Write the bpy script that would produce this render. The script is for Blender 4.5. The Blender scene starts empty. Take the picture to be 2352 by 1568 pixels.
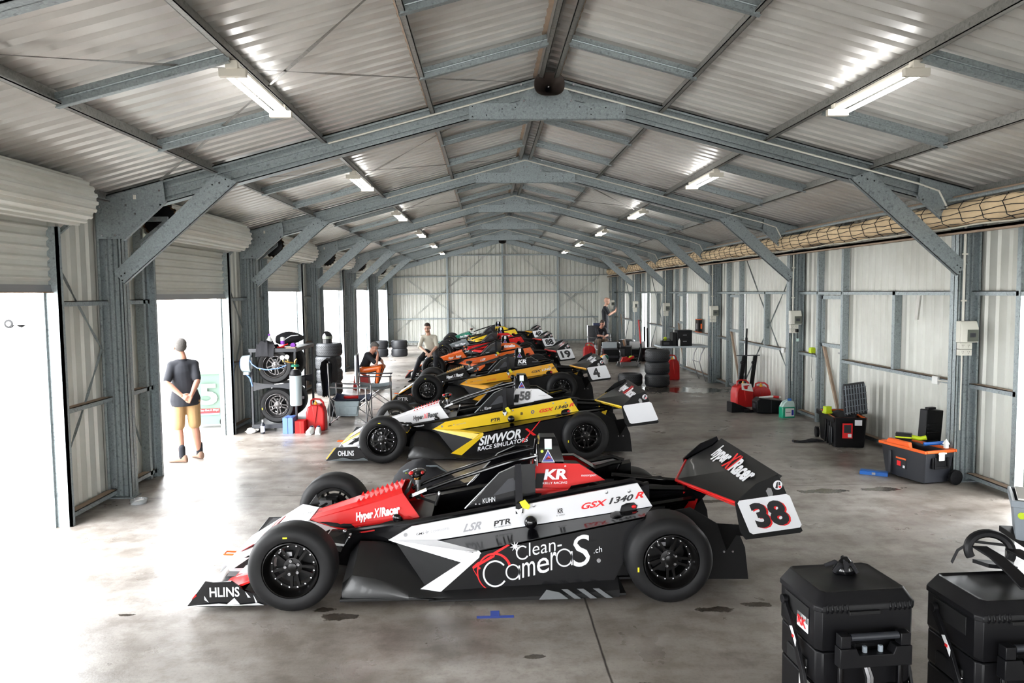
import bpy, bmesh, math, random
from mathutils import Matrix, Vector
from math import sin, cos, pi, radians as R
random.seed(7)
S = bpy.context.scene
COL = S.collection

# ---------------------------------------------------------------- camera
F_PX, YAW, PITCH, ROLL, EYE = 1691.6, 0.0331717, 0.0670476, -0.0107155, 2.35
fw = Vector((sin(YAW)*cos(PITCH), cos(YAW)*cos(PITCH), -sin(PITCH)))
rt0 = Vector((cos(YAW), -sin(YAW), 0)); up0 = rt0.cross(fw)
rt = cos(ROLL)*rt0 + sin(ROLL)*up0; up = -sin(ROLL)*rt0 + cos(ROLL)*up0
cd = bpy.data.cameras.new('camera'); cam = bpy.data.objects.new('camera', cd); COL.objects.link(cam)
cd.sensor_width = 36; cd.lens = 36*F_PX/2352; cd.clip_start = .05; cd.clip_end = 400
cam.matrix_world = Matrix(((rt.x, up.x, -fw.x, 0), (rt.y, up.y, -fw.y, 0), (rt.z, up.z, -fw.z, EYE), (0, 0, 0, 1)))
S.camera = cam
# ---------------------------------------------------------------- world, view
w = bpy.data.worlds.new('overcast_sky'); S.world = w; w.use_nodes = True
bg = w.node_tree.nodes['Background']; bg.inputs[0].default_value = (.96, .98, 1, 1); bg.inputs[1].default_value = 10
S.view_settings.view_transform = 'Standard'; S.view_settings.look = 'None'; S.view_settings.gamma = 1
S.view_settings.use_curve_mapping = False; S.view_settings.exposure = 1.1
TUBE_POWER = 9.0

# ---------------------------------------------------------------- materials
def nt(name):
    m = bpy.data.materials.new(name); m.use_nodes = True
    n = m.node_tree.nodes; return m, n, m.node_tree.links, n['Principled BSDF']
def mat(name, c, rough=.5, metal=0, coat=0, spec=.5, trans=0, emit=0, noise=0, nscale=20, bump=0, alpha=1):
    m, n, l, b = nt(name)
    b.inputs['Base Color'].default_value = (*c, 1); b.inputs['Roughness'].default_value = rough
    b.inputs['Metallic'].default_value = metal; b.inputs['Coat Weight'].default_value = coat
    b.inputs['Coat Roughness'].default_value = .04
    b.inputs['Specular IOR Level'].default_value = spec; b.inputs['Transmission Weight'].default_value = trans
    b.inputs['Alpha'].default_value = alpha
    if emit: b.inputs['Emission Color'].default_value = (*c, 1); b.inputs['Emission Strength'].default_value = emit
    if noise or bump:
        t = n.new('ShaderNodeTexCoord'); x = n.new('ShaderNodeTexNoise'); x.inputs['Scale'].default_value = nscale
        x.inputs['Detail'].default_value = 5; l.new(t.outputs['Object'], x.inputs['Vector'])
        if noise:
            r = n.new('ShaderNodeMix'); r.data_type = 'RGBA'; l.new(x.outputs['Fac'], r.inputs[0])
            r.inputs[6].default_value = (*[max(0, k*(1-noise)) for k in c], 1); r.inputs[7].default_value = (*[min(1, k*(1+noise)) for k in c], 1)
            l.new(r.outputs[2], b.inputs['Base Color'])
        if bump:
            u = n.new('ShaderNodeBump'); u.inputs['Strength'].default_value = bump; u.inputs['Distance'].default_value = .01
            l.new(x.outputs['Fac'], u.inputs['Height']); l.new(u.outputs[0], b.inputs['Normal'])
    return m
def sheet_mat(name, c, dirt, rough):
    m, n, l, b = nt(name); t = n.new('ShaderNodeTexCoord')
    x = n.new('ShaderNodeTexNoise'); x.inputs['Scale'].default_value = .9; x.inputs['Detail'].default_value = 8; x.inputs['Roughness'].default_value = .65
    l.new(t.outputs['Object'], x.inputs['Vector'])
    cr = n.new('ShaderNodeValToRGB'); cr.color_ramp.elements[0].position = .3; cr.color_ramp.elements[1].position = .62
    cr.color_ramp.elements[0].color = (*dirt, 1); cr.color_ramp.elements[1].color = (*c, 1)
    l.new(x.outputs['Fac'], cr.inputs[0]); l.new(cr.outputs[0], b.inputs['Base Color'])
    b.inputs['Roughness'].default_value = rough; b.inputs['Metallic'].default_value = .15; b.inputs['Specular IOR Level'].default_value = .7
    return m
def galv_mat(name, c):
    m, n, l, b = nt(name); t = n.new('ShaderNodeTexCoord')
    v = n.new('ShaderNodeTexVoronoi'); v.inputs['Scale'].default_value = 70; l.new(t.outputs['Object'], v.inputs['Vector'])
    x = n.new('ShaderNodeTexNoise'); x.inputs['Scale'].default_value = 26; x.inputs['Detail'].default_value = 6; l.new(t.outputs['Object'], x.inputs['Vector'])
    a = n.new('ShaderNodeMix'); a.data_type = 'RGBA'; l.new(v.outputs['Color'], a.inputs[0])
    a.inputs[6].default_value = (*[k*.82 for k in c], 1); a.inputs[7].default_value = (*[k*1.15 for k in c], 1)
    s = n.new('ShaderNodeValToRGB'); s.color_ramp.elements[0].position = .34; s.color_ramp.elements[1].position = .42
    s.color_ramp.elements[0].color = (.68, .68, .68, 1); s.color_ramp.elements[1].color = (1, 1, 1, 1); l.new(x.outputs['Fac'], s.inputs[0])
    q = n.new('ShaderNodeMix'); q.data_type = 'RGBA'; q.blend_type = 'MULTIPLY'; q.inputs[0].default_value = 1
    l.new(a.outputs[2], q.inputs[6]); l.new(s.outputs[0], q.inputs[7]); l.new(q.outputs[2], b.inputs['Base Color'])
    b.inputs['Roughness'].default_value = .42; b.inputs['Metallic'].default_value = .55
    return m
def floor_mat():
    m, n, l, b = nt('stained_concrete'); t = n.new('ShaderNodeTexCoord')
    def noise(sc, det=6, rgh=.6, stretch=None):
        x = n.new('ShaderNodeTexNoise'); x.inputs['Scale'].default_value = sc; x.inputs['Detail'].default_value = det; x.inputs['Roughness'].default_value = rgh
        if stretch:
            mp = n.new('ShaderNodeMapping'); mp.inputs['Scale'].default_value = stretch; l.new(t.outputs['Object'], mp.inputs[0]); l.new(mp.outputs[0], x.inputs['Vector'])
        else: l.new(t.outputs['Object'], x.inputs['Vector'])
        return x.outputs['Fac']
    def ramp(src, p0, c0, p1, c1):
        r = n.new('ShaderNodeValToRGB'); e = r.color_ramp.elements; e[0].position = p0; e[1].position = p1; e[0].color = (*c0, 1); e[1].color = (*c1, 1)
        l.new(src, r.inputs[0]); return r.outputs[0]
    def mul(a, c, f=1):
        q = n.new('ShaderNodeMix'); q.data_type = 'RGBA'; q.blend_type = 'MULTIPLY'; q.inputs[0].default_value = f
        l.new(a, q.inputs[6]); l.new(c, q.inputs[7]); return q.outputs[2]
    def mth(op, a, bb=None, c=None):
        q = n.new('ShaderNodeMath'); q.operation = op
        for i, s in enumerate((a, bb, c)):
            if s is None: continue
            if isinstance(s, (int, float)): q.inputs[i].default_value = s
            else: l.new(s, q.inputs[i])
        return q.outputs[0]
    base = ramp(noise(1.1, 9, .62, (.5, 1.6, 1)), .32, (.20, .175, .155), .7, (.43, .405, .375))
    col = mul(base, ramp(noise(5, 8), .38, (.66, .63, .6), .55, (1, 1, 1)), .85)
    col = mul(col, ramp(noise(45, 4), .3, (.7, .7, .7), .5, (1, 1, 1)), .6)
    col = mul(col, ramp(noise(.42, 4), .40, (.6, .57, .54), .58, (1, 1, 1)), .8)
    col = mul(col, ramp(noise(16, 3, .5), .20, (.25, .22, .2), .27, (1, 1, 1)), .9)
    sp = n.new('ShaderNodeSeparateXYZ'); l.new(t.outputs['Object'], sp.inputs[0])
    wob = mth('MULTIPLY_ADD', noise(3), .02, -.01)
    jy = mth('ABSOLUTE', mth('ADD', mth('PINGPONG', mth('ADD', sp.outputs[1], -8.57+4.884*10), 2.442), wob))
    jx = mth('ABSOLUTE', mth('ADD', mth('ADD', sp.outputs[0], -.72), wob))
    j = mth('MINIMUM', jy, jx)
    col = mul(col, ramp(j, .003, (.12, .1, .09), .011, (1, 1, 1)))
    # oil and water patches with a shape of their own
    wet = None
    for px, py, sx, sy in OIL:
        dx = mth('MULTIPLY', mth('ADD', sp.outputs[0], -px), 1/sx); dy = mth('MULTIPLY', mth('ADD', sp.outputs[1], -py), 1/sy)
        d = mth('SQRT', mth('ADD', mth('MULTIPLY', dx, dx), mth('MULTIPLY', dy, dy)))
        wet = d if wet is None else mth('MINIMUM', wet, d)
    wet = mth('ADD', wet, mth('MULTIPLY_ADD', noise(7, 5), 2.4, -1.2))
    col = mul(col, ramp(wet, .74, (.26, .24, .22), .9, (1, 1, 1)))
    l.new(col, b.inputs['Base Color'])
    rr = ramp(noise(1.6, 6, .6), .35, (.26,)*3, .65, (.50,)*3)
    l.new(mul(rr, ramp(wet, .74, (.18,)*3, .95, (1, 1, 1))), b.inputs['Roughness'])
    bp = n.new('ShaderNodeBump'); bp.inputs['Strength'].default_value = .25; bp.inputs['Distance'].default_value = .004
    l.new(noise(60, 5), bp.inputs['Height']); l.new(bp.outputs[0], b.inputs['Normal'])
    return m
OIL = [(-1.09, 5.27, .16, .07), (-1.25, 5.4, .1, .04), (1.67, 5.23, .17, .06), (2.0, 5.3, .12, .05), (.2, 4.15, .06, .07), (.28, 4.6, .08, .03),
       (-2.69, 5.39, .1, .03), (4.3, 17.2, 1.0, .55), (5.0, 17.0, .7, .5), (3.9, 8.3, .3, .1), (2.45, 8.0, .35, .06), (4.6, 8.35, .25, .1), (.9, 4.2, .12, .05), (2.9, 16.6, .6, .3)]
M = {}
M['roof'] = sheet_mat('roof_sheet_steel', (.57, .56, .53), (.43, .41, .38), .3)
M['wall'] = sheet_mat('wall_sheet_steel', (.60, .61, .565), (.50, .50, .45), .4)
M['galv'] = galv_mat('galvanised_steel', (.285, .325, .335))
M['galv2'] = galv_mat('smooth_galvanised_steel', (.30, .345, .36))
M['purlin'] = galv_mat('weathered_purlin_steel', (.23, .225, .21))
M['wood'] = mat('brown_flange_dust', (.30, .22, .16), .8, noise=.3, nscale=9)
M['floor'] = floor_mat()
M['ground'] = mat('outdoor_concrete', (.42, .41, .39), .8, noise=.12, nscale=3)
M['white'] = mat('white_plastic', (.75, .76, .74), .4)
M['lampbody'] = mat('cream_lamp_body', (.62, .58, .50), .45)
M['tube'] = mat('lit_tube', (1, 1, 1), .4, emit=TUBE_POWER)
M['beige'] = mat('beige_plastic', (.63, .62, .55), .45)
M['window'] = mat('smoky_window', (.10, .11, .09), .12)
M['black'] = mat('black_plastic', (.0045, .0045, .0055), .42, spec=.22, noise=.2, nscale=30)
M['blackmat'] = mat('matte_black', (.007, .007, .0075), .6, spec=.25, noise=.25, nscale=12)
M['cloth'] = mat('black_cloth', (.009, .009, .012), .85, noise=.4, nscale=18, bump=.35)
M['gloss'] = mat('gloss_black', (.003, .003, .004), .16, spec=.4, coat=.25)
M['tub_black'] = mat('satin_black_side_pod', (.006, .006, .007), .25, spec=.3, coat=.15)
M['carbon'] = mat('bare_carbon_fibre', (.009, .009, .0095), .35, spec=.4, coat=.1, noise=.3, nscale=200)
M['rubber'] = mat('tyre_rubber', (.0065, .0065, .0072), .58, spec=.3, noise=.35, nscale=14)
M['rubber2'] = mat('wet_tyre_rubber', (.024, .026, .030), .5, noise=.25, nscale=14)
M['rim'] = mat('dark_alloy', (.008, .0075, .0075), .3, metal=.5)
M['rimgrey'] = mat('grey_alloy', (.09, .085, .085), .35, metal=.8)
M['chrome'] = mat('bright_metal', (.45, .45, .47), .25, metal=1)
M['steel'] = mat('grey_steel', (.35, .35, .36), .35, metal=.9)
M['gold'] = mat('brass', (.7, .45, .12), .25, metal=1)
M['red'] = mat('gloss_red', (.58, .008, .008), .35, spec=.25, coat=.05)
M['redpl'] = mat('red_plastic', (.50, .008, .008), .35)
M['paintw'] = mat('gloss_white', (.72, .72, .74), .25, coat=.3)
M['yellow'] = mat('gloss_yellow', (.78, .53, .012), .28, coat=.2)
M['amber'] = mat('gloss_amber', (.82, .40, .01), .28, coat=.2)
M['orange'] = mat('gloss_orange', (.78, .13, .01), .28, coat=.2)
M['green'] = mat('gloss_green', (.005, .16, .10), .28, coat=.5)
M['greyp'] = mat('gloss_grey', (.14, .16, .17), .28, coat=.5)
M['horn'] = mat('dark_bronze_horn', (.05, .038, .032), .5)
M['louvre'] = mat('grey_louvre_plastic', (.07, .075, .08), .5)
M['decw'] = mat('white_decal', (.78, .79, .82), .4)
M['decb'] = mat('black_decal', (.01, .01, .012), .4)
M['decr'] = mat('red_decal', (.75, .012, .015), .4)
M['decg'] = mat('grey_decal', (.35, .35, .37), .4)
M['blue'] = mat('blue_decal', (.015, .03, .33), .4)
M['tape'] = mat('blue_tape', (.035, .075, .36), .6)
M['lime'] = mat('lime_plastic', (.50, .65, .01), .4)
M['yel'] = mat('yellow_plastic', (.80, .72, .02), .4)
M['orpl'] = mat('orange_plastic', (.85, .13, .015), .4)
M['dgrey'] = mat('dark_grey_plastic', (.020, .022, .028), .42)
M['mgrey'] = mat('mid_grey_plastic', (.22, .25, .28), .45)
M['lgrey'] = mat('light_grey_metal_paint', (.42, .47, .50), .4)
M['skin'] = mat('skin', (.42, .20, .135), .55, noise=.12, nscale=12)
M['skin2'] = mat('fair_skin', (.58, .33, .24), .55, noise=.15, nscale=12)
M['hair'] = mat('dark_hair', (.035, .022, .015), .7, noise=.4, nscale=60, bump=.5)
M['hairg'] = mat('grey_hair', (.075, .068, .063), .8, noise=.5, nscale=60, bump=.5)
M['hairr'] = mat('ginger_hair', (.25, .11, .05), .75, noise=.4, nscale=60, bump=.5)
M['tee'] = mat('cream_cotton', (.50, .48, .40), .85, noise=.1, nscale=8, bump=.25)
M['teeb'] = mat('black_cotton', (.010, .011, .016), .85, noise=.2, nscale=8, bump=.3)
M['jeans'] = mat('black_denim', (.008, .009, .014), .8, noise=.3, nscale=14, bump=.4)
M['khaki'] = mat('khaki_cotton', (.36, .22, .10), .85, noise=.18, nscale=9, bump=.4)
M['brownc'] = mat('brown_cotton', (.16, .12, .09), .85, noise=.3, nscale=12, bump=.4)
M['suede'] = mat('tan_suede', (.28, .17, .12), .8, noise=.15, nscale=15)
M['navy'] = mat('navy_canvas', (.014, .022, .06), .8, noise=.25, nscale=20)
M['canvas'] = mat('grey_canvas', (.20, .24, .26), .85, noise=.2, nscale=20)
M['canvasb'] = mat('folded_beige_canvas', (.66, .50, .31), .85, noise=.18, nscale=7, bump=.4)
M['purple'] = mat('purple_plastic', (.25, .03, .45), .4)
M['teal'] = mat('green_coolant', (.01, .30, .17), .3)
M['jug'] = mat('pale_translucent_plastic', (.50, .66, .62), .35)
M['bin_mark'] = mat('faded_bin_marking', (.22, .26, .24), .6)
M['bin'] = mat('green_bin_plastic', (.10, .155, .125), .5)
M['bluebox'] = mat('blue_card', (.12, .22, .55), .55)
M['bluec'] = mat('blue_case_plastic', (.01, .11, .42), .4)
M['glass'] = mat('clear_glass', (.75, .78, .80), .08, trans=.8)
M['cyl'] = mat('pale_grey_cylinder_paint', (.40, .47, .50), .4)
M['paper'] = mat('white_paper', (.70, .69, .66), .8)
M['rust'] = mat('rusty_metal', (.22, .12, .06), .8, noise=.4, nscale=20)
M['rag'] = mat('dirty_rag', (.5, .47, .42), .9, noise=.3, nscale=20, bump=.5)
M['sneak'] = mat('grey_white_mesh', (.55, .56, .54), .8, noise=.2, nscale=20)
M['carw'] = mat('white_car_paint', (.8, .8, .8), .3, coat=.5)
M['bldg'] = mat('pale_render', (.75, .76, .74), .9)

# ---------------------------------------------------------------- mesh builder
TXT = {}
def text_geo(s, shear, bold, cs):
    k = (s, shear, bold, cs)
    if k not in TXT:
        c = bpy.data.curves.new('t', 'FONT'); c.body = s; c.size = 1; c.shear = shear; c.offset = bold; c.space_character = cs
        c.resolution_u = 3; c.align_x = 'LEFT'; c.extrude = 0
        o = bpy.data.objects.new('t', c); COL.objects.link(o); bpy.context.view_layer.update()
        me = o.to_mesh(); vs = [tuple(v.co) for v in me.vertices]; fs = [tuple(p.vertices) for p in me.polygons]
        o.to_mesh_clear(); bpy.data.objects.remove(o); bpy.data.curves.remove(c)
        xs = [v[0] for v in vs]; ys = [v[1] for v in vs]
        x0, x1, y0, y1 = min(xs), max(xs), min(ys), max(ys)
        TXT[k] = ([((v[0]-x0)/(x1-x0), (v[1]-y0)/(y1-y0)) for v in vs], fs)
    return TXT[k]
class MB:
    def __init__(s): s.v = []; s.f = []; s.m = []; s.mats = []
    def add(s, vs, fs, mt, X=None):
        mt = M[mt] if isinstance(mt, str) else mt
        if mt not in s.mats: s.mats.append(mt)
        i = s.mats.index(mt); o = len(s.v)
        s.v += [tuple(X @ Vector(v)) if X is not None else tuple(v) for v in vs]
        s.f += [tuple(o+k for k in f) for f in fs]; s.m += [i]*len(fs); return s
    def box(s, c, d, mt, X=None):
        x, y, z = c; a, b, h = d[0]/2, d[1]/2, d[2]/2
        vs = [(x+i*a, y+j*b, z+k*h) for i in (-1, 1) for j in (-1, 1) for k in (-1, 1)]
        if X is not None:
            T = Matrix.Translation(c) @ X @ Matrix.Translation([-q for q in c]); vs = [T @ Vector(v) for v in vs]
        return s.add(vs, [(0, 1, 3, 2), (4, 6, 7, 5), (0, 4, 5, 1), (2, 3, 7, 6), (0, 2, 6, 4), (1, 5, 7, 3)], mt)
    def b2(s, x0, x1, y0, y1, z0, z1, mt): return s.box(((x0+x1)/2, (y0+y1)/2, (z0+z1)/2), (x1-x0, y1-y0, z1-z0), mt)
    def prism(s, poly, ax, a, b, mt, X=None):
        n = len(poly)
        def P(u, v, t): return {'x': (t, u, v), 'y': (u, t, v), 'z': (u, v, t)}[ax]
        vs = [P(u, v, a) for u, v in poly] + [P(u, v, b) for u, v in poly]
        fs = [tuple(range(n))[::-1], tuple(range(n, 2*n))] + [(i, (i+1) % n, n+(i+1) % n, n+i) for i in range(n)]
        return s.add(vs, fs, mt, X)
    def slab(s, pts, nrm, th, mt):
        nrm = Vector(nrm).normalized()*th; n = len(pts)
        vs = [Vector(p) for p in pts] + [Vector(p)+nrm for p in pts]
        return s.add(vs, [tuple(range(n))[::-1], tuple(range(n, 2*n))] + [(i, (i+1) % n, n+(i+1) % n, n+i) for i in range(n)], mt)
    def loft(s, rings, mt, cap=True, closed=True):
        n = len(rings[0]); vs = [p for r in rings for p in r]; fs = []
        for k in range(len(rings)-1):
            for i in range(n if closed else n-1): fs.append((k*n+i, k*n+(i+1) % n, (k+1)*n+(i+1) % n, (k+1)*n+i))
        if cap and closed: fs += [tuple(range(n))[::-1], tuple(range((len(rings)-1)*n, len(rings)*n))]
        return s.add(vs, fs, mt)
    def tube(s, pts, r, mt, n=8):
        pts = [Vector(p) for p in pts]; rr = r if isinstance(r, (list, tuple)) else [r]*len(pts); rings = []; pu = None
        for i, p in enumerate(pts):
            d = (pts[min(i+1, len(pts)-1)]-pts[max(i-1, 0)]).normalized()
            if pu is None: pu = d.orthogonal().normalized()
            pu = (pu-d*pu.dot(d)).normalized(); q = d.cross(pu)
            rings.append([tuple(p+(pu*cos(2*pi*k/n)+q*sin(2*pi*k/n))*rr[i]) for k in range(n)])
        return s.loft(rings, mt)
    def lathe(s, prof, o, ax, mt, n=32):
        rings = []
        for r, h in prof:
            ring = []
            for k in range(n):
                a = 2*pi*k/n; u, v = r*cos(a), r*sin(a)
                ring.append({'z': (o[0]+u, o[1]+v, o[2]+h), 'y': (o[0]+u, o[1]+h, o[2]+v), 'x': (o[0]+h, o[1]+u, o[2]+v)}[ax])
            rings.append(ring)
        return s.loft(rings, mt)
    def ball(s, c, r, mt, nu=14, nv=9, X=None):
        r = r if isinstance(r, (list, tuple)) else (r, r, r); vs = []; fs = []
        for j in range(1, nv):
            th = pi*j/nv
            for i in range(nu): ph = 2*pi*i/nu; vs.append(Vector((r[0]*sin(th)*cos(ph), r[1]*sin(th)*sin(ph), r[2]*cos(th))))
        for j in range(nv-2):
            for i in range(nu): fs.append((j*nu+i, j*nu+(i+1) % nu, (j+1)*nu+(i+1) % nu, (j+1)*nu+i))
        t = len(vs); vs += [Vector((0, 0, r[2])), Vector((0, 0, -r[2]))]
        for i in range(nu): fs += [(t, (i+1) % nu, i), (t+1, (nv-2)*nu+i, (nv-2)*nu+(i+1) % nu)]
        if X is not None: vs = [X @ v for v in vs]
        return s.add([v+Vector(c) for v in vs], fs, mt)
    def text(s, st, o, w, h, mt, ux=(1, 0, 0), uy=(0, 0, 1), shear=0, bold=0.0, cs=1, off=.002):
        g, fs = text_geo(st, shear, bold, cs); o = Vector(o); ux = Vector(ux).normalized(); uy = Vector(uy).normalized()
        nn = ux.cross(uy).normalized()
        return s.add([o+ux*(a*w)+uy*(b*h)+nn*off for a, b in g], fs, mt)
    def flat(s, pts2, o, mt, ux=(1, 0, 0), uy=(0, 0, 1), off=.0015):
        o = Vector(o); ux = Vector(ux).normalized(); uy = Vector(uy).normalized(); nn = ux.cross(uy).normalized()
        return s.add([o+ux*a+uy*b+nn*off for a, b in pts2], [tuple(range(len(pts2)))], mt)
    def build(s, name, parent=None, bevel=0, sharp=35, mods=None, recalc=True):
        me = bpy.data.meshes.new(name); me.from_pydata(s.v, [], s.f); me.update()
        for m_ in s.mats: me.materials.append(m_)
        me.polygons.foreach_set('material_index', s.m)
        if recalc:
            bm = bmesh.new(); bm.from_mesh(me); bmesh.ops.recalc_face_normals(bm, faces=bm.faces); bm.to_mesh(me); bm.free()
        me.polygons.foreach_set('use_smooth', [True]*len(me.polygons)); me.set_sharp_from_angle(angle=R(sharp))
        o = bpy.data.objects.new(name, me); COL.objects.link(o)
        if parent: o.parent = parent
        if bevel:
            b = o.modifiers.new('bevel', 'BEVEL'); b.width = bevel; b.segments = 2; b.limit_method = 'ANGLE'; b.angle_limit = R(40)
        return o
def tag(o, label=None, cat=None, group=None, kind=None):
    if label: o['label'] = label
    if cat: o['category'] = cat
    if group: o['group'] = group
    if kind: o['kind'] = kind
    return o
def thing(name, label, cat, loc=(0, 0, 0), rz=0, group=None):
    o = bpy.data.objects.new(name, None); COL.objects.link(o); o.empty_display_size = .1
    o.location = loc; o.rotation_euler = (0, 0, rz); return tag(o, label, cat, group)
def copy_tree(o, parent=None):
    c = o.copy(); COL.objects.link(c)
    if parent: c.parent = parent
    for ch in list(o.children): copy_tree(ch, c)
    return c

# ---------------------------------------------------------------- shed
XL, XR, XM = -4.44, 5.88, .72
B, Y0 = 4.884, 8.67
YB, YE = -10.97, 33.6
def fy(k): return Y0+B*k
def zr(x): return 4.83-.265*abs(x-XM)
def ribs(a, b, pitch, amp, flat=.55):
    """positions (t, height) of a trapezoid sheet between a and b"""
    out = []; t = a
    while t < b-1e-6:
        for q, h in ((0, 0), (flat*pitch, 0), (flat*pitch+.022, amp), (pitch-.022, amp)):
            if t+q < b: out.append((t+q, h))
        t += pitch
    out.append((b, 0)); return sorted(out)
def roof():
    mb = MB()
    for sgn in (-1, 1):
        xe = XL-.1 if sgn < 0 else XR+.1
        pr = ribs(YB, YE+.1, .192, .03)
        n = len(pr); vs = [(XM, y, zr(XM)+.035+h) for y, h in pr] + [(xe, y, zr(xe)+.035+h) for y, h in pr]
        mb.add(vs, [(i, i+1, n+i+1, n+i) for i in range(n-1)], 'roof')
    # ridge capping above the gap
    mb.prism([(XM-.2, zr(XM-.2)+.10), (XM, zr(XM)+.11), (XM+.2, zr(XM+.2)+.10), (XM, zr(XM)+.13)], 'y', YB, YE+.1, 'roof')
    o = mb.build('ceiling', recalc=False, sharp=20); tag(o, 'ribbed pale steel roof sheeting on galvanised purlins', kind='structure'); return o
ceil = roof()
PX = [XM-5.03, XM-3.83, XM-2.58, XM-1.34, XM-.11, XM+.11, XM+1.34, XM+2.58, XM+3.83, XM+5.03]
for i, x in enumerate(PX):
    mb = MB(); zt = zr(x)+.03; s = 1 if x < XM else -1
    mb.b2(x-.004, x+.004, YB, YE, zt-.105, zt, 'purlin')
    mb.b2(min(x, x+s*.05), max(x, x+s*.05), YB, YE, zt-.105, zt-.098, 'purlin')
    mb.b2(min(x, x-s*.05), max(x, x-s*.05), YB, YE, zt-.007, zt, 'wood')
    mb.b2(min(x+s*.044, x+s*.05), max(x+s*.044, x+s*.05), YB, YE, zt-.105, zt-.085, 'purlin')
    tag(mb.build('purlin', ceil))
def bridge(xa, xb, y):
    mb = MB(); ang = math.atan2(zr(xb)-zr(xa), xb-xa); L = math.hypot(xb-xa, zr(xb)-zr(xa)); X = Matrix.Rotation(-ang, 3, 'Y').to_4x4()
    c = Vector(((xa+xb)/2, y, (zr(xa)+zr(xb))/2-.045))
    mb.box(c, (L, .008, .10), 'galv', X); mb.box(c+Vector((0, .025, -.05)), (L, .05, .006), 'galv', X); mb.box(c+Vector((0, .025, .045)), (L, .05, .006), 'galv', X)
    mb.tube([(xa, y-.008, zr(xa)-.045), (xb, y-.008, zr(xb)-.045)], .008, 'galv', 6)
    mb.build('bridging_batten', ceil)
for k in range(-2, 5):
    for q in (.36, .70):
        y = fy(k)+B*q
        if y > YE-.3: continue
        for xa, xb in ((PX[1], PX[2]), (PX[3], PX[4]), (PX[5], PX[6]), (PX[7], PX[8])): bridge(xa, xb, y)
def strap(p, q, parent, mt='purlin', wd=.028):
    p, q = Vector(p), Vector(q); n = 14; mb = MB(); d = (q-p).normalized(); side = d.cross(Vector((0, 0, 1)))
    if side.length < .1: side = Vector((1, 0, 0))
    side.normalize(); up_ = side.cross(d); vs = []; fs = []
    for i in range(n+1):
        t = i/n; c = p.lerp(q, t)+Vector((0, 0, -.02*sin(pi*t))); a = .5*sin(i*1.7)
        w_ = side*cos(a)+up_*sin(a)
        vs += [c-w_*wd/2, c+w_*wd/2, c+w_*wd/2+up_*.0015, c-w_*wd/2+up_*.0015]
    for i in range(n): fs += [(4*i+j, 4*i+(j+1) % 4, 4*i+4+(j+1) % 4, 4*i+4+j) for j in range(4)]
    mb.add(vs, fs, mt); return mb.build('bracing_strap', parent)
for k, sides in ((-1, (-1, 1)), (0, (-1,)), (1, (-1, 1)), (2, (-1,)), (3, (-1,))):
    for sg in sides:
        if k == -1 and sg > 0: continue
        a, b_ = XM+sg*.3, XM+sg*4.4
        ya, yb = fy(k)+.1, fy(k+1)-.1
        strap((a, ya, zr(a)-.015), (b_, yb, zr(b_)-.015), ceil); strap((b_, ya, zr(b_)-.015), (a, yb, zr(a)-.015), ceil)

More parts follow.
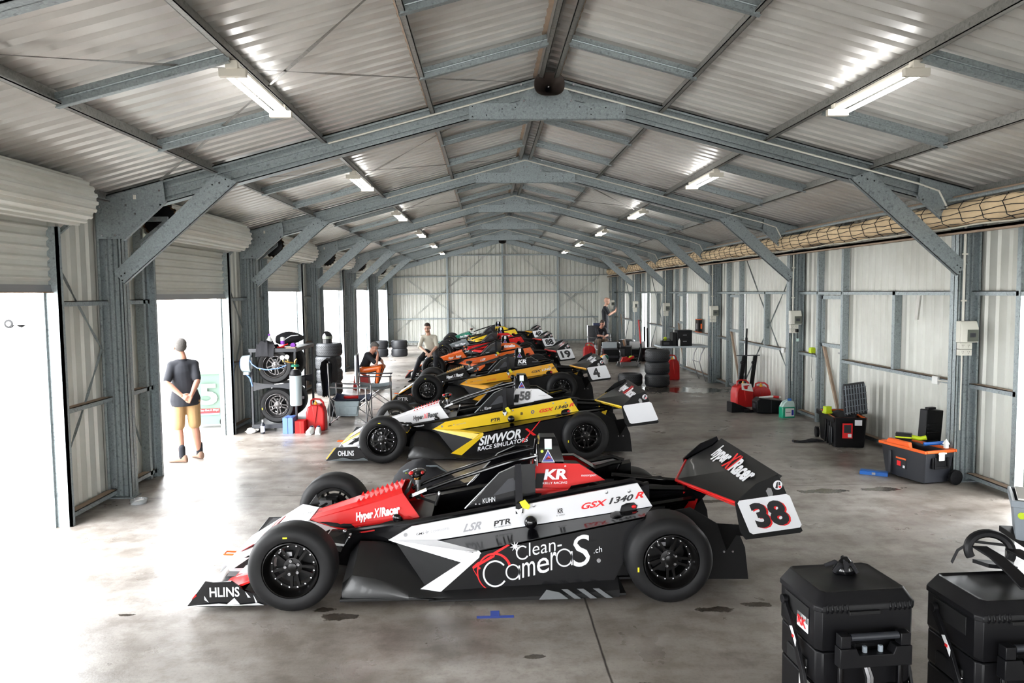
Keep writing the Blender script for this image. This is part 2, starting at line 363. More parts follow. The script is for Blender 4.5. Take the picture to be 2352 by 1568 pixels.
# portal frames
ORD = {-2: 'behind the camera line', -1: 'overhead at the top edge of the picture', 0: 'nearest whole one, horn loudspeaker at its apex', 1: 'second whole one from the camera',
       2: 'third whole one from the camera', 3: 'fourth whole one from the camera', 4: 'farthest one before the end wall'}
def mir(pts, s): return [(x if s < 0 else 2*XM-x, z) for x, z in pts]
def frame(k):
    y = fy(k); t = thing('portal_frame', 'galvanised steel portal frame, ' + ORD[k], 'steel frame', (0, 0, 0), 0, 'portal frames along the shed')
    for s in (-1, 1):
        x0, x1 = mir([(XL, 0), (XL+.28, 0)], s)[0][0], mir([(XL, 0), (XL+.28, 0)], s)[1][0]; lo, hi = min(x0, x1), max(x0, x1)
        ztop = zr(XL)-.02
        mb = MB(); mb.b2(lo, hi, y-.006, y+.006, 0, ztop, 'galv')
        for xx in (lo, hi-.006): mb.b2(xx, xx+.006, y-.075, y+.075, 0, ztop, 'galv')
        for g in (.08, .14, .20): mb.prism([(lo+g-.022, y), (lo+g-.010, y-.028), (lo+g+.010, y-.028), (lo+g+.022, y)], 'z', 0, ztop, 'galv')
        mb.b2(lo, lo+.03, y-.075, y-.069, 0, ztop, 'galv'); mb.b2(hi-.03, hi, y-.075, y-.069, 0, ztop, 'galv')
        mb.b2(lo-.02, hi+.02, y-.1, y+.1, 0, .012, 'galv')
        mb.build('column', t)
        # rafter
        xi = XL+.05 if s < 0 else 2*XM-XL-.05
        mb = MB()
        for (za, zb, ya, yb) in ((0, -.27, y-.005, y+.005), (0, -.012, y-.07, y+.07), (-.258, -.27, y-.07, y+.07), (-.070, -.10, y-.03, y+.02), (-.165, -.195, y-.03, y+.02), (-.235, -.27, y-.07, y-.064), (0, -.035, y-.07, y-.064)):
            mb.prism([(XM, zr(XM)+za), (xi, zr(xi)+za), (xi, zr(xi)+zb), (XM, zr(XM)+zb)], 'y', ya, yb, 'galv')
        mb.build('rafter', t)
        mb = MB(); pl = mir([(XL+.02, zr(XL)-.03), (-3.66, zr(-3.66)-.02), (-3.64, zr(-3.66)-.24), (-4.13, 3.0), (XL+.02, 3.0)], s)
        mb.prism(pl, 'y', y-.088, y-.078, 'galv2')
        mb.prism(mir([(-3.66, zr(-3.66)-.25), (-3.62, zr(-3.66)-.25), (-4.12, 2.98), (-4.15, 2.98)], s), 'y', y-.10, y-.05, 'galv2')
        for bx, bz in ((XL+.08, 3.04), (XL+.23, 3.04), (XL+.07, 3.36), (-4.08, 3.38), (-3.98, 3.28), (-3.70, 3.54), (-3.69, 3.38)):
            bx = bx if s < 0 else 2*XM-bx; mb.lathe([(.011, 0), (.011, -.012)], (bx, y-.088, bz), 'y', 'chrome', 8)
        if s < 0: mb.box((-3.98, y-.09, 3.47), (.03, .004, .05), 'beige')
        mb.build('haunch_plate', t)
        mb = MB(); mb.prism(mir([(-4.235, 2.62), (-3.05, 3.715), (-2.81, 3.63), (-4.13, 2.49)], s), 'y', y-.105, y-.095, 'galv2')
        for e0, e1 in (((-4.235, 2.62), (-3.05, 3.715)), ((-4.13, 2.49), (-2.81, 3.63))):
            dx, dz = e1[0]-e0[0], e1[1]-e0[1]; L = math.hypot(dx, dz); nx, nz = dz/L*.007, -dx/L*.007
            mb.prism(mir([e0, e1, (e1[0]-nx, e1[1]-nz), (e0[0]-nx, e0[1]-nz)], s), 'y', y-.105, y-.05, 'galv2')
        for bx, bz in ((-4.16, 2.58), (-4.12, 2.61), (-4.15, 2.53), (-3.02, 3.62), (-2.95, 3.66), (-2.92, 3.58), (-3.1, 3.6)):
            bx = bx if s < 0 else 2*XM-bx; mb.lathe([(.008, 0), (.008, -.006)], (bx, y-.105, bz), 'y', 'black', 8)
        mb.build('knee_brace', t)
    mb = MB(); mb.prism([(XM-.9, 4.318), (XM+.9, 4.318), (XM+.9, 4.50), (XM-.9, 4.50)], 'y', y-.10, y-.088, 'galv2')
    mb.b2(XM-.9, XM+.9, y-.10, y-.05, 4.314, 4.322, 'galv2')
    for bx in (-.86, -.86, -.7, -.52, -.37, .37, .5, .5, .67, .86): mb.lathe([(.007, 0), (.007, -.006)], (XM+bx, y-.10, 4.47-random.random()*.12), 'y', 'black', 8)
    mb.build('apex_tie', t)
    mb = MB(); mb.prism([(XM-.34, 4.50), (XM+.34, 4.50), (XM+.2, 4.70), (XM, 4.76), (XM-.2, 4.70)], 'y', y-.084, y-.076, 'galv2')
    for bx, bz in ((-.27, 4.53), (.27, 4.53), (-.33, 4.62), (.33, 4.62), (-.3, 4.71), (.3, 4.71), (-.03, 4.60), (.03, 4.60)): mb.lathe([(.012, 0), (.012, -.012)], (XM+bx, y-.084, bz), 'y', 'chrome', 8)
    mb.build('apex_plate', t)
    mb = MB()
    for s in (-1, 1):
        mb.tube([(XM, y-.10, zr(XM)-.11), (XM+s*2.5, y-.10, zr(XM+2.5)-.11)] + ([(XM+4.35, y-.10, zr(XM+4.35)-.11), (XM+4.6, y-.10, zr(XM+4.6)-.13), (XM+4.75, y-.10, 3.2)] if s > 0 else []), .011, 'beige', 6)
    mb.build('conduit', t)
for k in range(-2, 5): frame(k)

# floor and ground
mb = MB(); mb.b2(-4.62, 6.02, YB, 33.75, -.2, 0, 'floor'); tag(mb.build('floor'), 'oil-stained concrete shed floor', kind='structure')
mb = MB(); mb.b2(-120, -4.62, -60, 140, -.21, -.012, 'ground'); mb.b2(6.02, 90, -60, 140, -.21, -.012, 'ground'); mb.b2(-4.62, 6.02, 33.75, 140, -.21, -.012, 'ground'); mb.b2(-4.62, 6.02, -60, YB, -.21, -.012, 'ground')
tag(mb.build('trim_1'), 'bright concrete apron outside the shed', kind='structure')

# corrugated walls
def vsheet(mb, axis, c, a, b, z0, z1, out, mt='wall', pitch=.19, amp=.028):
    pr = ribs(a, b, pitch, amp); n = len(pr)
    def P(t, h, z): return (c+out*h, t, z) if axis == 'x' else (t, c+out*h, z)
    zt = z1 if callable(z1) else (lambda t: z1)
    vs = [P(t, h, z0) for t, h in pr] + [P(t, h, zt(t)) for t, h in pr]
    mb.add(vs, [(i, i+1, n+i+1, n+i) for i in range(n-1)], mt)
XSL, XSR = -4.47, 5.91
mb = MB()
for k in range(-4, 5):
    f = fy(k); e = f+B if k < 4 else YE
    a = f if k > -4 else YB
    vsheet(mb, 'x', XSL, a, f+1.02, 0, zr(XL)+.05, -1)
    vsheet(mb, 'x', XSL, f+3.76, e, 0, zr(XL)+.05, -1)
    vsheet(mb, 'x', XSL, f+1.02, f+3.76, 2.95, zr(XL)+.05, -1)
wl = mb.build('wall_left', recalc=False, sharp=20); tag(wl, 'ribbed steel wall panels between the roller door openings', kind='structure')
def girt(parent, axis, c, a, b, z, ins, name='girt'):
    mb = MB(); d0, d1 = sorted((c, c+ins*.10))
    if axis == 'x':
        mb.b2(d0, d1, a, b, z-.004, z+.004, 'wood'); e0, e1 = sorted((c+ins*.094, c+ins*.10)); mb.b2(e0, e1, a, b, z-.05, z+.004, 'galv')
    else:
        mb.b2(a, b, d0, d1, z-.004, z+.004, 'galv2'); e0, e1 = sorted((c+ins*.094, c+ins*.10)); mb.b2(a, b, e0, e1, z-.05, z+.004, 'galv2')
    mb.build(name, parent)
def stud(parent, axis, c, t, z0, z1, ins, wd=.06, mt='galv'):
    mb = MB(); d0, d1 = sorted((c, c+ins*.10)); e0, e1 = sorted((c+ins*.092, c+ins*.10))
    if axis == 'x': mb.b2(d0, d1, t-.004, t+.004, z0, z1, mt); mb.b2(e0, e1, t, t+wd, z0, z1, mt)
    else: mb.b2(t-.004, t+.004, d0, d1, z0, z1, mt); mb.b2(t, t+wd, e0, e1, z0, z1, mt)
    mb.build('stud', parent)
for k in range(-2, 5):
    f = fy(k); e = f+B if k < 4 else YE
    for z in (.10, 1.19, 2.30):
        girt(wl, 'x', XSL+.03, f+.06, f+.98, z, 1); girt(wl, 'x', XSL+.03, f+3.80, e-.06, z, 1)
    stud(wl, 'x', XSL+.03, f+.80, 0, 3.2, 1)
    for ya, yb in (((f+3.82, e-.1),) if k < 4 else ()) + (((f+.75, f+.1),) if k in (0, 1) else ()):
        strap((XSL+.05, ya, 2.9), (XSL+.05, yb, 1.75), wl, 'galv'); strap((XSL+.05, yb, 1.75), (XSL+.05, ya, .45), wl, 'galv')
# right wall with access door in every bay
DO = (3.17, 4.02)
mb = MB(); a0 = YB
for k in range(-4, 5):
    f = fy(k); op = k in (-1, 3); e = f+B if k < 4 else YE
    st = f if k > -4 else YB
    vsheet(mb, 'x', XSR, st, f+DO[0], 0, zr(XR)+.05, 1); vsheet(mb, 'x', XSR, f+DO[1], e, 0, zr(XR)+.05, 1)
    vsheet(mb, 'x', XSR, f+DO[0], f+DO[1], 2.28, zr(XR)+.05, 1)
wr = mb.build('wall_right', recalc=False, sharp=20); tag(wr, 'ribbed steel wall with a narrow access door in each bay', kind='structure')
for k in range(-2, 5):
    f = fy(k); e = f+B if k < 4 else YE; c = XSR-.03
    for z in (.10, 1.19, 2.30):
        girt(wr, 'x', c, f+.06, f+DO[0]-.03, z, -1); girt(wr, 'x', c, f+DO[1]+.03, e-.06, z, -1)
    girt(wr, 'x', c, f+DO[0], f+DO[1], 2.30, -1)
    stud(wr, 'x', c, f+DO[0]-.04, 0, 3.4, -1, .07); stud(wr, 'x', c, f+DO[1], 0, 3.4, -1, .07); stud(wr, 'x', c, f+1.6, 1.19, 2.30, -1, .07)
    if k in (1, 3, 4):
        strap((c-.03, f+.1, .3), (c-.03, f+2.9, 3.0), wr, 'galv'); strap((c-.03, f+2.9, .3), (c-.03, f+.1, 3.0), wr, 'galv')
for n_, k in enumerate((-2, 0, 1, 2, 4)):
    f = fy(k); mb = MB(); vsheet(mb, 'x', XSR-.005, f+DO[0]-.01, f+DO[1]+.01, 0, 2.30, 1)
    d = mb.build('door_%d' % (n_+8), recalc=False, sharp=20); tag(d, 'ribbed steel access door in the right wall', kind='structure')
    fr_ = MB(); c = XSR-.03
    for z in (.08, 1.38, 2.2): fr_.b2(c-.05, c, f+DO[0]+.02, f+DO[1]-.02, z-.03, z+.03, 'galv')
    for yy in (DO[0]+.02, DO[1]-.06): fr_.b2(c-.05, c, f+yy, f+yy+.04, .05, 2.23, 'galv')
    fr_.prism([(f+DO[1]-.06, 1.36), (f+DO[1]-.12, 1.36), (f+DO[0]+.05, .1), (f+DO[0]+.11, .1)], 'x', c-.05, c-.01, 'wood'); fr_.build('door_frame', d)
    h = MB(); h.box((c-.06, f+DO[0]+.10, 1.28), (.02, .1, .025), 'steel'); h.box((c-.05, f+DO[0]+.14, 1.28), (.04, .02, .02), 'steel'); h.build('bolt', d)
# end walls
for c, out, nm in ((YE, 1, 'wall_back'),):
    mb = MB(); vsheet(mb, 'y', c, XSL, XSR, 0, lambda x: zr(x)+.06, out)
    we = mb.build(nm, recalc=False, sharp=20); tag(we, 'ribbed steel gable wall with posts and cross straps' if out > 0 else 'ribbed steel gable wall behind the camera', kind='structure')
    if out < 0: continue
    for x in (XM-2.5, XM, XM+2.5):
        mb = MB(); mb.b2(x-.03, x+.03, c-.17, c-.02, 0, zr(x)-.02, 'galv2'); mb.b2(x-.045, x-.03, c-.17, c-.16, 0, zr(x)-.02, 'galv2'); mb.build('wall_post', we)
    for z in (.16, 1.2, 2.33, 3.1):
        for a, b_ in ((XL+.1, XM-2.53), (XM-2.47, XM-.03), (XM+.03, XM+2.47), (XM+2.53, XR-.1)): girt(we, 'y', c-.01, a, b_, z, -1)
    for a, b_ in ((XM-2.47, XM-.03), (XM+.03, XM+2.47)): girt(we, 'y', c-.01, a, b_, 4.05, -1)
    for o_ in (0, .06):
        for sg in (-1, 1):
            strap((XM+sg*.2, c-.05, 4.5+o_), (XM+sg*4.9, c-.05, .5+o_), we, 'galv2', .03); strap((XM+sg*4.4, c-.05, 3.0+o_), (XM+sg*.9, c-.05, .4+o_), we, 'galv2', .03)
    mb = MB()
    for s in (-1, 1): mb.prism([(XM, zr(XM)-.02), (XM+s*5.1, zr(XM+5.1)-.02), (XM+s*5.1, zr(XM+5.1)-.24), (XM, zr(XM)-.24)], 'y', c-.2, c-.14, 'galv2')
    for s in (XL, XR-.2): mb.b2(s, s+.2, c-.22, c-.12, 0, 3.4, 'galv2')
    mb.build('end_rafter', we)
mb = MB()
vsheet(mb, 'y', YB+.05, XSL, -2.6, 0, lambda x: zr(x)+.06, -1); vsheet(mb, 'y', YB+.05, 4.0, XSR, 0, lambda x: zr(x)+.06, -1); vsheet(mb, 'y', YB+.05, -2.6, 4.0, 3.0, lambda x: zr(x)+.06, -1)  # unseen end wall, added; its opening is sized to limit light on camera-facing surfaces
tag(mb.build('wall_front', recalc=False, sharp=20), 'unseen ribbed steel gable wall behind the camera, opening sized for the front light', kind='structure')
# boxed column in the far right corner
mb = MB(); mb.b2(5.05, 5.45, YE-.75, YE-.25, 0, 3.02, 'wall'); mb.b2(5.03, 5.47, YE-.77, YE-.73, 3.0, 3.06, 'wall'); tag(mb.build('trim_2', bevel=.006), 'pale boxed column in the far right corner', kind='structure')

# roller doors
DZ = {-2: 2.4, -1: 2.40, 0: 2.30, 1: 2.42, 2: 2.46, 3: 2.48, 4: 2.5}
def roller(k, n_):
    f = fy(k); a, b_ = f+1.02, f+3.76; xc, zc, r = -4.15, 3.31, .225
    cur = MB(); pr = ribs(DZ[k]+.06, 3.3, .10, .024, .45); n = len(pr)
    vs = [(-4.385+h, a-.02, z) for z, h in pr]+[(-4.385+h, b_+.02, z) for z, h in pr]; cur.add(vs, [(i, i+1, n+i+1, n+i) for i in range(n-1)], 'wall')
    d = cur.build('door_%d' % n_, recalc=False, sharp=20); tag(d, 'white steel roller door wound up to head height', kind='structure')
    dr = MB(); rings = []
    for yy in (a-.10, b_+.10):
        ring = []
        for i in range(19):
            for q, h in ((0, 0), (.35, 0), (.5, .022), (.85, .022)):
                an = 2*pi*(i+q)/19; ring.append((xc+(r+h)*cos(an), yy, zc+(r+h)*sin(an)))
        rings.append(ring)
    dr.loft(rings, 'wall', cap=False)
    rings2 = [[(xc+(p[0]-xc)*.9, p[1], zc+(p[2]-zc)*.9) for p in rg] for rg in rings]; dr.loft(rings2, 'rust', cap=False)
    dr.build('drum', d, sharp=25)
    for yy in (a-.10, b_+.10):
        w_ = MB(); s = -1 if yy < f+2 else 1
        w_.lathe([(.20, 0), (.205, 0), (.205, .02), (.19, .025), (.05, .03), (.04, .08)] if s > 0 else [(.20, 0), (.205, 0), (.205, -.02), (.19, -.025), (.05, -.03), (.04, -.08)], (xc, yy-s*.04, zc), 'y', 'black', 20)
        w_.tube([(xc, yy-s*.03, zc), (xc, yy+s*.14, zc)], .025, 'steel'); w_.build('drum_wheel', d)
        br = MB(); br.b2(-4.44, -4.0, yy+s*.10-.02, yy+s*.10+.02, zc-.03, zc+.03, 'galv'); br.prism([(-4.42, zc-.32), (-4.36, zc-.32), (-4.0, zc-.03), (-4.06, zc-.03)], 'y', yy+s*.10-.02, yy+s*.10+.02, 'galv'); br.build('bracket', d)
    br = MB(); br.b2(-4.40, -4.36, a-.02, b_+.02, DZ[k], DZ[k]+.07, 'steel'); br.b2(-4.42, -4.34, a-.02, b_+.02, DZ[k]-.008, DZ[k], 'rust'); br.build('bottom_rail', d)
    for yy, s in ((a, -1), (b_, 1)):
        g = MB()
        for q0, q1, x0, x1 in ((0, .035, -4.30, -4.27), (.0, .012, -4.50, -4.27), (.035, .05, -4.42, -4.27), (-.03, .0, -4.45, -4.42), (.05, .10, -4.44, -4.34)):
            y0_, y1_ = sorted((yy+s*q0, yy+s*q1)); g.b2(x0, x1, y0_, y1_, 0, 3.05, 'galv' if x0 < -4.44 else 'galv2')
        g.build('guide_rail', d)
for n_, k in enumerate(range(-2, 5)): roller(k, n_+1)
# ================================================================ race cars
# car space: x back from the front axle, y across (-y faces the camera), z up
CACHE = {}
def shared(key, parent, fn):
    """first call builds fn() -> object (children allowed); later calls copy it with its children"""
    if key in CACHE:
        c = copy_tree(CACHE[key], parent); return c
    o = fn(); o.parent = parent; CACHE[key] = o; return o
def mk_wheel(name, wd, side, rimmat='rim', wet=False, r=.325):
    """wheel centred at origin, axis y, outer face at side*wd/2"""
    def f():
        mb = MB(); h = wd/2; pf = [(.203, -h+.03), (.215, -h+.008), (.24, -h), (.275, -h), (r-.022, -h+.016), (r-.006, -h+.035), (r, -h+.06), (r, 0), (r, h-.06), (r-.006, h-.035), (r-.022, h-.016), (.275, h), (.24, h), (.215, h-.008), (.203, h-.03), (.203, -h+.03)]
        tm = 'rubber2' if wet else 'rubber'
        mb.lathe(pf, (0, 0, 0), 'y', tm, 48); mb.f = [q for q in mb.f if len(q) == 4]; mb.m = mb.m[:len(mb.f)]
        if wet:
            n = 34
            for i in range(n):
                a = 2*pi*i/n
                for s in (-1, 1):
                    c = Vector(((r+.001)*cos(a), s*wd*.2, (r+.001)*sin(a))); X = Matrix.Rotation(-a+pi/2, 4, 'Y') @ Matrix.Rotation(s*.6, 4, 'Z')
                    mb.box(c, (.012, wd*.3, .007), 'blackmat', X)
            for yy in (-.012, .012, ): mb.lathe([(r+.001, yy-.004), (r+.0015, yy), (r+.001, yy+.004)], (0, 0, 0), 'y', 'blackmat', 40)
            mb.f = [q for q in mb.f if len(q) == 4]; mb.m = mb.m[:len(mb.f)]
        yl = side*(h+.001); mb.box((-.03 if name == 'front' else -.25, yl, .245 if name == 'front' else -.05), (.032, .002, .012) if name == 'front' else (.012, .002, .035), 'yel')
        o = mb.build('wheel')
        rm = MB(); s = side
        def L(prof, mt, n=40):
            base = len(rm.f); rm.lathe([(a, b*s) for a, b in prof], (0, 0, 0), 'y', mt, n)
        L([(.208, h-.02), (.205, h-.004), (.199, h-.002), (.194, h-.012), (.188, h-.06), (.172, h-.085), (.165, h-.09), (.150, h-.09), (.150, h-.105), (.165, h-.15), (.18, -h+.02), (.205, -h+.02)], rimmat)
        rm.f = [q for q in rm.f if len(q) == 4]; rm.m = rm.m[:len(rm.f)]
        L([(.035, h-.075), (.034, h-.06), (.02, h-.055), (.0, h-.055)], rimmat, 20)
        L([(.14, -.03), (.14, -.045), (0, -.045)], 'blackmat', 24)
        for i in range(10):
            a = 2*pi*i/10+.1; b_ = a+(.13 if i % 2 else -.13)
            p0 = Vector((.055*cos(a), 0, .055*sin(a))); p1 = Vector((.158*cos(b_), 0, .158*sin(b_)))
            d = (p1-p0).normalized(); nrm = Vector((-d.z, 0, d.x))
            pts = [p0-nrm*.011, p1-nrm*.009, p1+nrm*.009, p0+nrm*.011]
            rm.prism([(q.x, q.z) for q in pts], 'y', s*(h-.105), s*(h-.08), rimmat)
        L([(.068, h-.11), (.068, h-.078), (.03, h-.072), (.0, h-.072)], rimmat, 20)
        for i in range(5):
            a = 2*pi*i/5+.5; rm.lathe([(.011, s*(h-.08)), (.011, s*(h-.055)), (.006, s*(h-.055)), (.006, s*(h-.06)), (0, s*(h-.06))], (.052*cos(a), 0, .052*sin(a)), 'y', 'chrome', 10)
        for i in range(16):
            a = 2*pi*i/16+.2; rm.lathe([(.0065, s*(h-.09)), (.0065, s*(h-.078)), (0, s*(h-.076))], (.158*cos(a), 0, .158*sin(a)), 'y', 'chrome', 8)
        rm.box((-.04, s*(-.0), .09), (.06, .03, .03), 'steel')
        r_ = rm.build('rim'); r_.parent = o
        return o
    return f
def quad_sym(mb, pts, nrm, th, mt):
    mb.slab(pts, nrm, th, mt); mb.slab([(x, -y, z) for x, y, z in pts][::-1], (nrm[0], -nrm[1], nrm[2]), th, mt)
SL = (1, 0, .165)      # slope of the side band lettering
def race_car(label, loc, c, rz=0):
    t = thing('racing_car', label, 'racing car', loc, rz, 'single-seater racing cars parked side by side')
    for nm, x, wd, yo in (('front', 0, .235, .755), ('rear', 2.82, .33, .715)):
        for s in (-1, 1):
            o = shared(('w', nm, s), t, mk_wheel(nm, wd, s)); o.location = (x, s*yo, .328)
    def floorpan():
        mb = MB(); mb.prism([(.33, -.76), (2.5, -.76), (2.5, -.45), (3.3, -.45), (3.3, .45), (2.5, .45), (2.5, .76), (.33, .76)], 'z', .035, .055, 'carbon')
        for s in (-1, 1):
            rings = []
            for x, zo, zi, yo in ((.34, .15, .26, .72), (.42, .22, .36, .74), (.60, .19, .35, .75), (.85, .11, .28, .77), (1.15, .055, .18, .77)):
                rings.append([(x, s*yo, .04), (x, s*yo, zo*.6), (x, s*(yo-.04), zo), (x, s*.33, zi), (x, s*.33, .04)])
            mb.loft(rings, 'carbon')
            rings = []
            for x, zo, w_ in ((1.0, .05, .78), (1.5, .07, .79), (2.0, .085, .79), (2.45, .12, .77)):
                rings.append([(x, s*w_, .03), (x, s*w_, zo*.7), (x, s*(w_-.09), zo+.03), (x, s*.6, zo+.05), (x, s*.6, .03)])
            mb.loft(rings, 'blackmat')
            mb.slab([(1.83, s*.80, .035), (2.06, s*.80, .035), (1.99, s*.79, .085), (1.89, s*.78, .105)], (0, s, 0), .006, 'louvre')
            for x in (2.0, 2.12, 2.24): mb.slab([(x, s*.785, .108), (x+.05, s*.785, .108), (x+.155, s*.80, .036), (x+.10, s*.80, .036)], (0, s, 0), .006, 'louvre')
        return mb.build('floor_pan', bevel=.004)
    shared('pan', t, floorpan)
    def tub():
        mb = MB(); rings = []
        for x, w_, z0, z1 in ((-.12, .13, .22, .42), (.05, .19, .13, .47), (.5, .27, .08, .49), (.85, .36, .06, .52), (1.0, .40, .06, .545)):
            rings.append([(x, -w_*.85, z0), (x, -w_, z0+.05), (x, -w_, z1-.03), (x, -w_*.9, z1), (x, w_*.9, z1), (x, w_, z1-.03), (x, w_, z0+.05), (x, w_*.85, z0)])
        mb.loft(rings, 'tub_black')
        for s in (-1, 1):      # side walls of the open cockpit
            mb.loft([[(x, s*.33, .06), (x, s*.43, .06), (x, s*.43, z), (x, s*.40, z+.015), (x, s*.33, z)] for x, z in ((.98, .53), (1.4, .60), (1.9, .675), (2.75, .80))], 'tub_black')
            mb.tube([(.25, s*.30, .42), (.6, s*.36, .485), (.85, s*.42, .53), (1.4, s*.435, .625), (1.9, s*.435, .715), (2.6, s*.43, .835), (2.7, s*.42, .80)], .02, 'gloss')
        mb.b2(.95, 2.4, -.34, .34, .06, .12, 'blackmat')
        return mb.build('monocoque')
    shared('tub', t, tub)
    # nose and front wing
    nc = c['nose']; n2 = c.get('nose2', nc)
    mb = MB()
    top = [(-.66, -.34, .20), (-.22, -.42, .455), (-.02, -.18, .49), (-.02, .18, .49), (-.22, .42, .455), (-.66, .34, .20)]
    mb.slab(top, (0, 0, -1), .02, nc)
    for s in (-1, 1):
        mb.slab([(-.66, s*.34, .20), (-.22, s*.42, .455), (.30, s*.40, .35), (-.1, s*.40, .22), (-.60, s*.36, .10)], (0, -s, 0), .015, n2)
        mb.slab([(-.22, s*.42, .455), (-.02, s*.18, .49), (.34, s*.26, .40), (.30, s*.40, .35)], (0, 0, -1), .012, nc)
    mb.slab([(-.66, -.34, .20), (-.66, .34, .20), (-.72, .3, .12), (-.72, -.3, .12)], (1, 0, 0), .02, n2)
    mb.slab([(-.58, -.22, .248), (-.40, -.26, .352), (-.34, .30, .387), (-.56, .30, .26)], (-.45, 0, .8), .004, c['patch'])
    mb.slab([(-.45, -.26, .325), (-.425, -.26, .34), (-.40, .32, .354), (-.42, .32, .34)], (-.45, 0, .8), .006, 'decw')
    mb.tube([(-.70, -.03, .16), (-.78, -.03, .165), (-.78, .04, .165), (-.70, .04, .16)], .008, 'orpl', 6)
    mb.slab([(-.15, .36, .465), (-.05, .34, .475), (-.08, .35, .56)], (0, 1, 0), .006, 'gloss')
    if c.get('nosetext'): mb.text(c['nosetext'], (-.13, .02, .474), .22, .045, 'decb', ux=(1, -.35, .18), uy=(-.35, .55, .1), off=.004)
    mb.build('nose', t, bevel=.006)
    mb = MB(); mb.loft([[(-.76, y, .055), (-.66, y, .085), (-.45, y, .10), (-.42, y, .09), (-.6, y, .05)] for y in (-.76, .76)], 'gloss')
    mb.b2(-.62, -.36, -.46, .46, .09, .14, 'gloss')
    for s in (-1, 1):
        mb.loft([[(-.58, y, .125), (-.50, y, .155), (-.34, y, .21), (-.33, y, .20), (-.5, y, .13)] for y in (s*.34, s*.75)], c['flap'])
        mb.loft([[(-.46, y, .22), (-.40, y, .245), (-.26, y, .30), (-.25, y, .29), (-.4, y, .225)] for y in (s*.38, s*.62)], n2)
        mb.slab([(-.55, s*.44, .20), (-.40, s*.44, .30), (-.24, s*.44, .37), (-.26, s*.44, .28), (-.42, s*.44, .2)], (0, s, 0), .01, 'blackmat')
        mb.slab([(-.50, s*.55, .17), (-.36, s*.55, .24), (-.22, s*.55, .29), (-.24, s*.55, .22)], (0, s, 0), .01, 'paintw')
        mb.slab([(-.5, s*.36, .25), (-.32, s*.38, .36), (-.16, s*.40, .39), (-.2, s*.39, .3)], (0, s, 0), .006, 'blackmat')
    mb.build('front_wing', t)
    for s in (-1, 1):
        mb = MB(); dmg = c.get('damaged') and s < 0
        pl = [(-.79, .045), (-.77, .07), (-.655, .225), (-.60, .215), (-.46, .225), (-.36, .15), (-.29, .125), (-.22, .12), (-.19, .04), (-.3, .028), (-.45, .035), (-.6, .03)] if dmg else [(-.79, .045), (-.77, .07), (-.64, .23), (-.36, .235), (-.22, .12), (-.2, .04)]
        mb.prism(pl, 'y', s*.765, s*.785, 'gloss')
        if dmg:
            mb.slab([(-.79, -.786, .045), (-.22, -.786, .04), (-.26, -.80, .062), (-.42, -.795, .05), (-.55, -.80, .066), (-.7, -.795, .056)], (0, -1, 0), .006, 'paintw')
            for q in ([(-.36, .15), (-.32, .10), (-.34, .10)], [(-.30, .12), (-.27, .06), (-.285, .06)], [(-.66, .12), (-.63, .07), (-.66, .09)], [(-.5, .05), (-.44, .1), (-.40, .05)]): mb.flat(q, (0, -.786, 0), 'decw')
            mb.prism([(-.76, .09), (-.72, .14), (-.715, .12)], 'y', -.79, -.786, 'red')
        elif s < 0:
            mb.slab([(-.79, -.786, .045), (-.2, -.786, .04), (-.26, -.80, .085), (-.4, -.80, .06), (-.55, -.80, .09), (-.7, -.795, .06)], (0, -1, 0), .004, 'greyp')
            mb.slab([(-.77, -.786, .075), (-.645, -.786, .228), (-.665, -.786, .228), (-.79, -.786, .07)], (0, -1, 0), .004, c['edge'])
        if s < 0: mb.text(c['fwtext'], (-.62, -.786, .11), .22, .075, 'decw', off=.003, bold=.02)
        mb.build('front_endplate', t, bevel=.003)
    # cowl
    cc = c['cowl']; mb = MB()
    for s in (-1, 1):
        mb.slab([(-.02, s*.15, .485), (.48, s*.20, .63), (.76, s*.235, .715), (.935, s*.29, .475), (.44, s*.27, .405), (.20, s*.23, .43)], (0, -s, 0), .012, cc)
        mb.slab([(-.02, s*.15, .485), (.76, s*.235, .715), (.74, s*.14, .735), (.0, s*.06, .50)], (0, 0, -1), .01, cc)
    mb.slab([(.0, -.06, .50), (.0, .06, .50), (.74, .14, .735), (.74, -.14, .735)], (0, 0, -1), .012, cc)
    for i in range(9):
        x = .36+i*.042; z = .62+i*.0135
        for s in (-1, 1): mb.slab([(x, s*.10, z-.005), (x+.028, s*.10, z+.003), (x+.02, s*.10, z+.024)], (0, s, 0), .012, c.get('teeth', cc))
    mb.slab([(.42, -.272, .405), (.935, -.292, .475), (.80, -.284, .54), (.34, -.262, .475)], (0, -1, 0), .0015, c['cowl2'])
    nn = (1, -.11, .20)
    if c['cowltext'][1]:
        a, b_, d_ = c['cowltext'][0]
        mb.text('Hyper', (.375, -.238, .472), .145, .088, a, ux=nn, uy=(0, .15, 1), bold=.05, off=.004); mb.text('X1', (.52, -.252, .518), .065, .075, b_, ux=nn, uy=(0, .15, 1), shear=.2, bold=.03, off=.004)
        mb.text('Racer', (.588, -.262, .530), .155, .075, a, ux=nn, uy=(0, .15, 1), bold=.05, off=.004); mb.text("Don't just dream it - we do it", (.40, -.276, .437), .40, .022, d_, ux=(1, -.04, .10), off=.004)
    mb.ball((.72, -.30, .525), (.045, .02, .035), 'gloss', X=Matrix.Rotation(.7, 4, 'Y')); mb.tube([(.73, -.295, .50), (.80, -.30, .46)], .007, 'gloss', 6)
    for bx, bz in ((.88, .485), (.47, .44)): mb.lathe([(.012, 0), (.012, -.008), (0, -.01)], (bx, -.287, bz), 'y', 'black', 10)
    mb.build('cowl', t, bevel=.004)
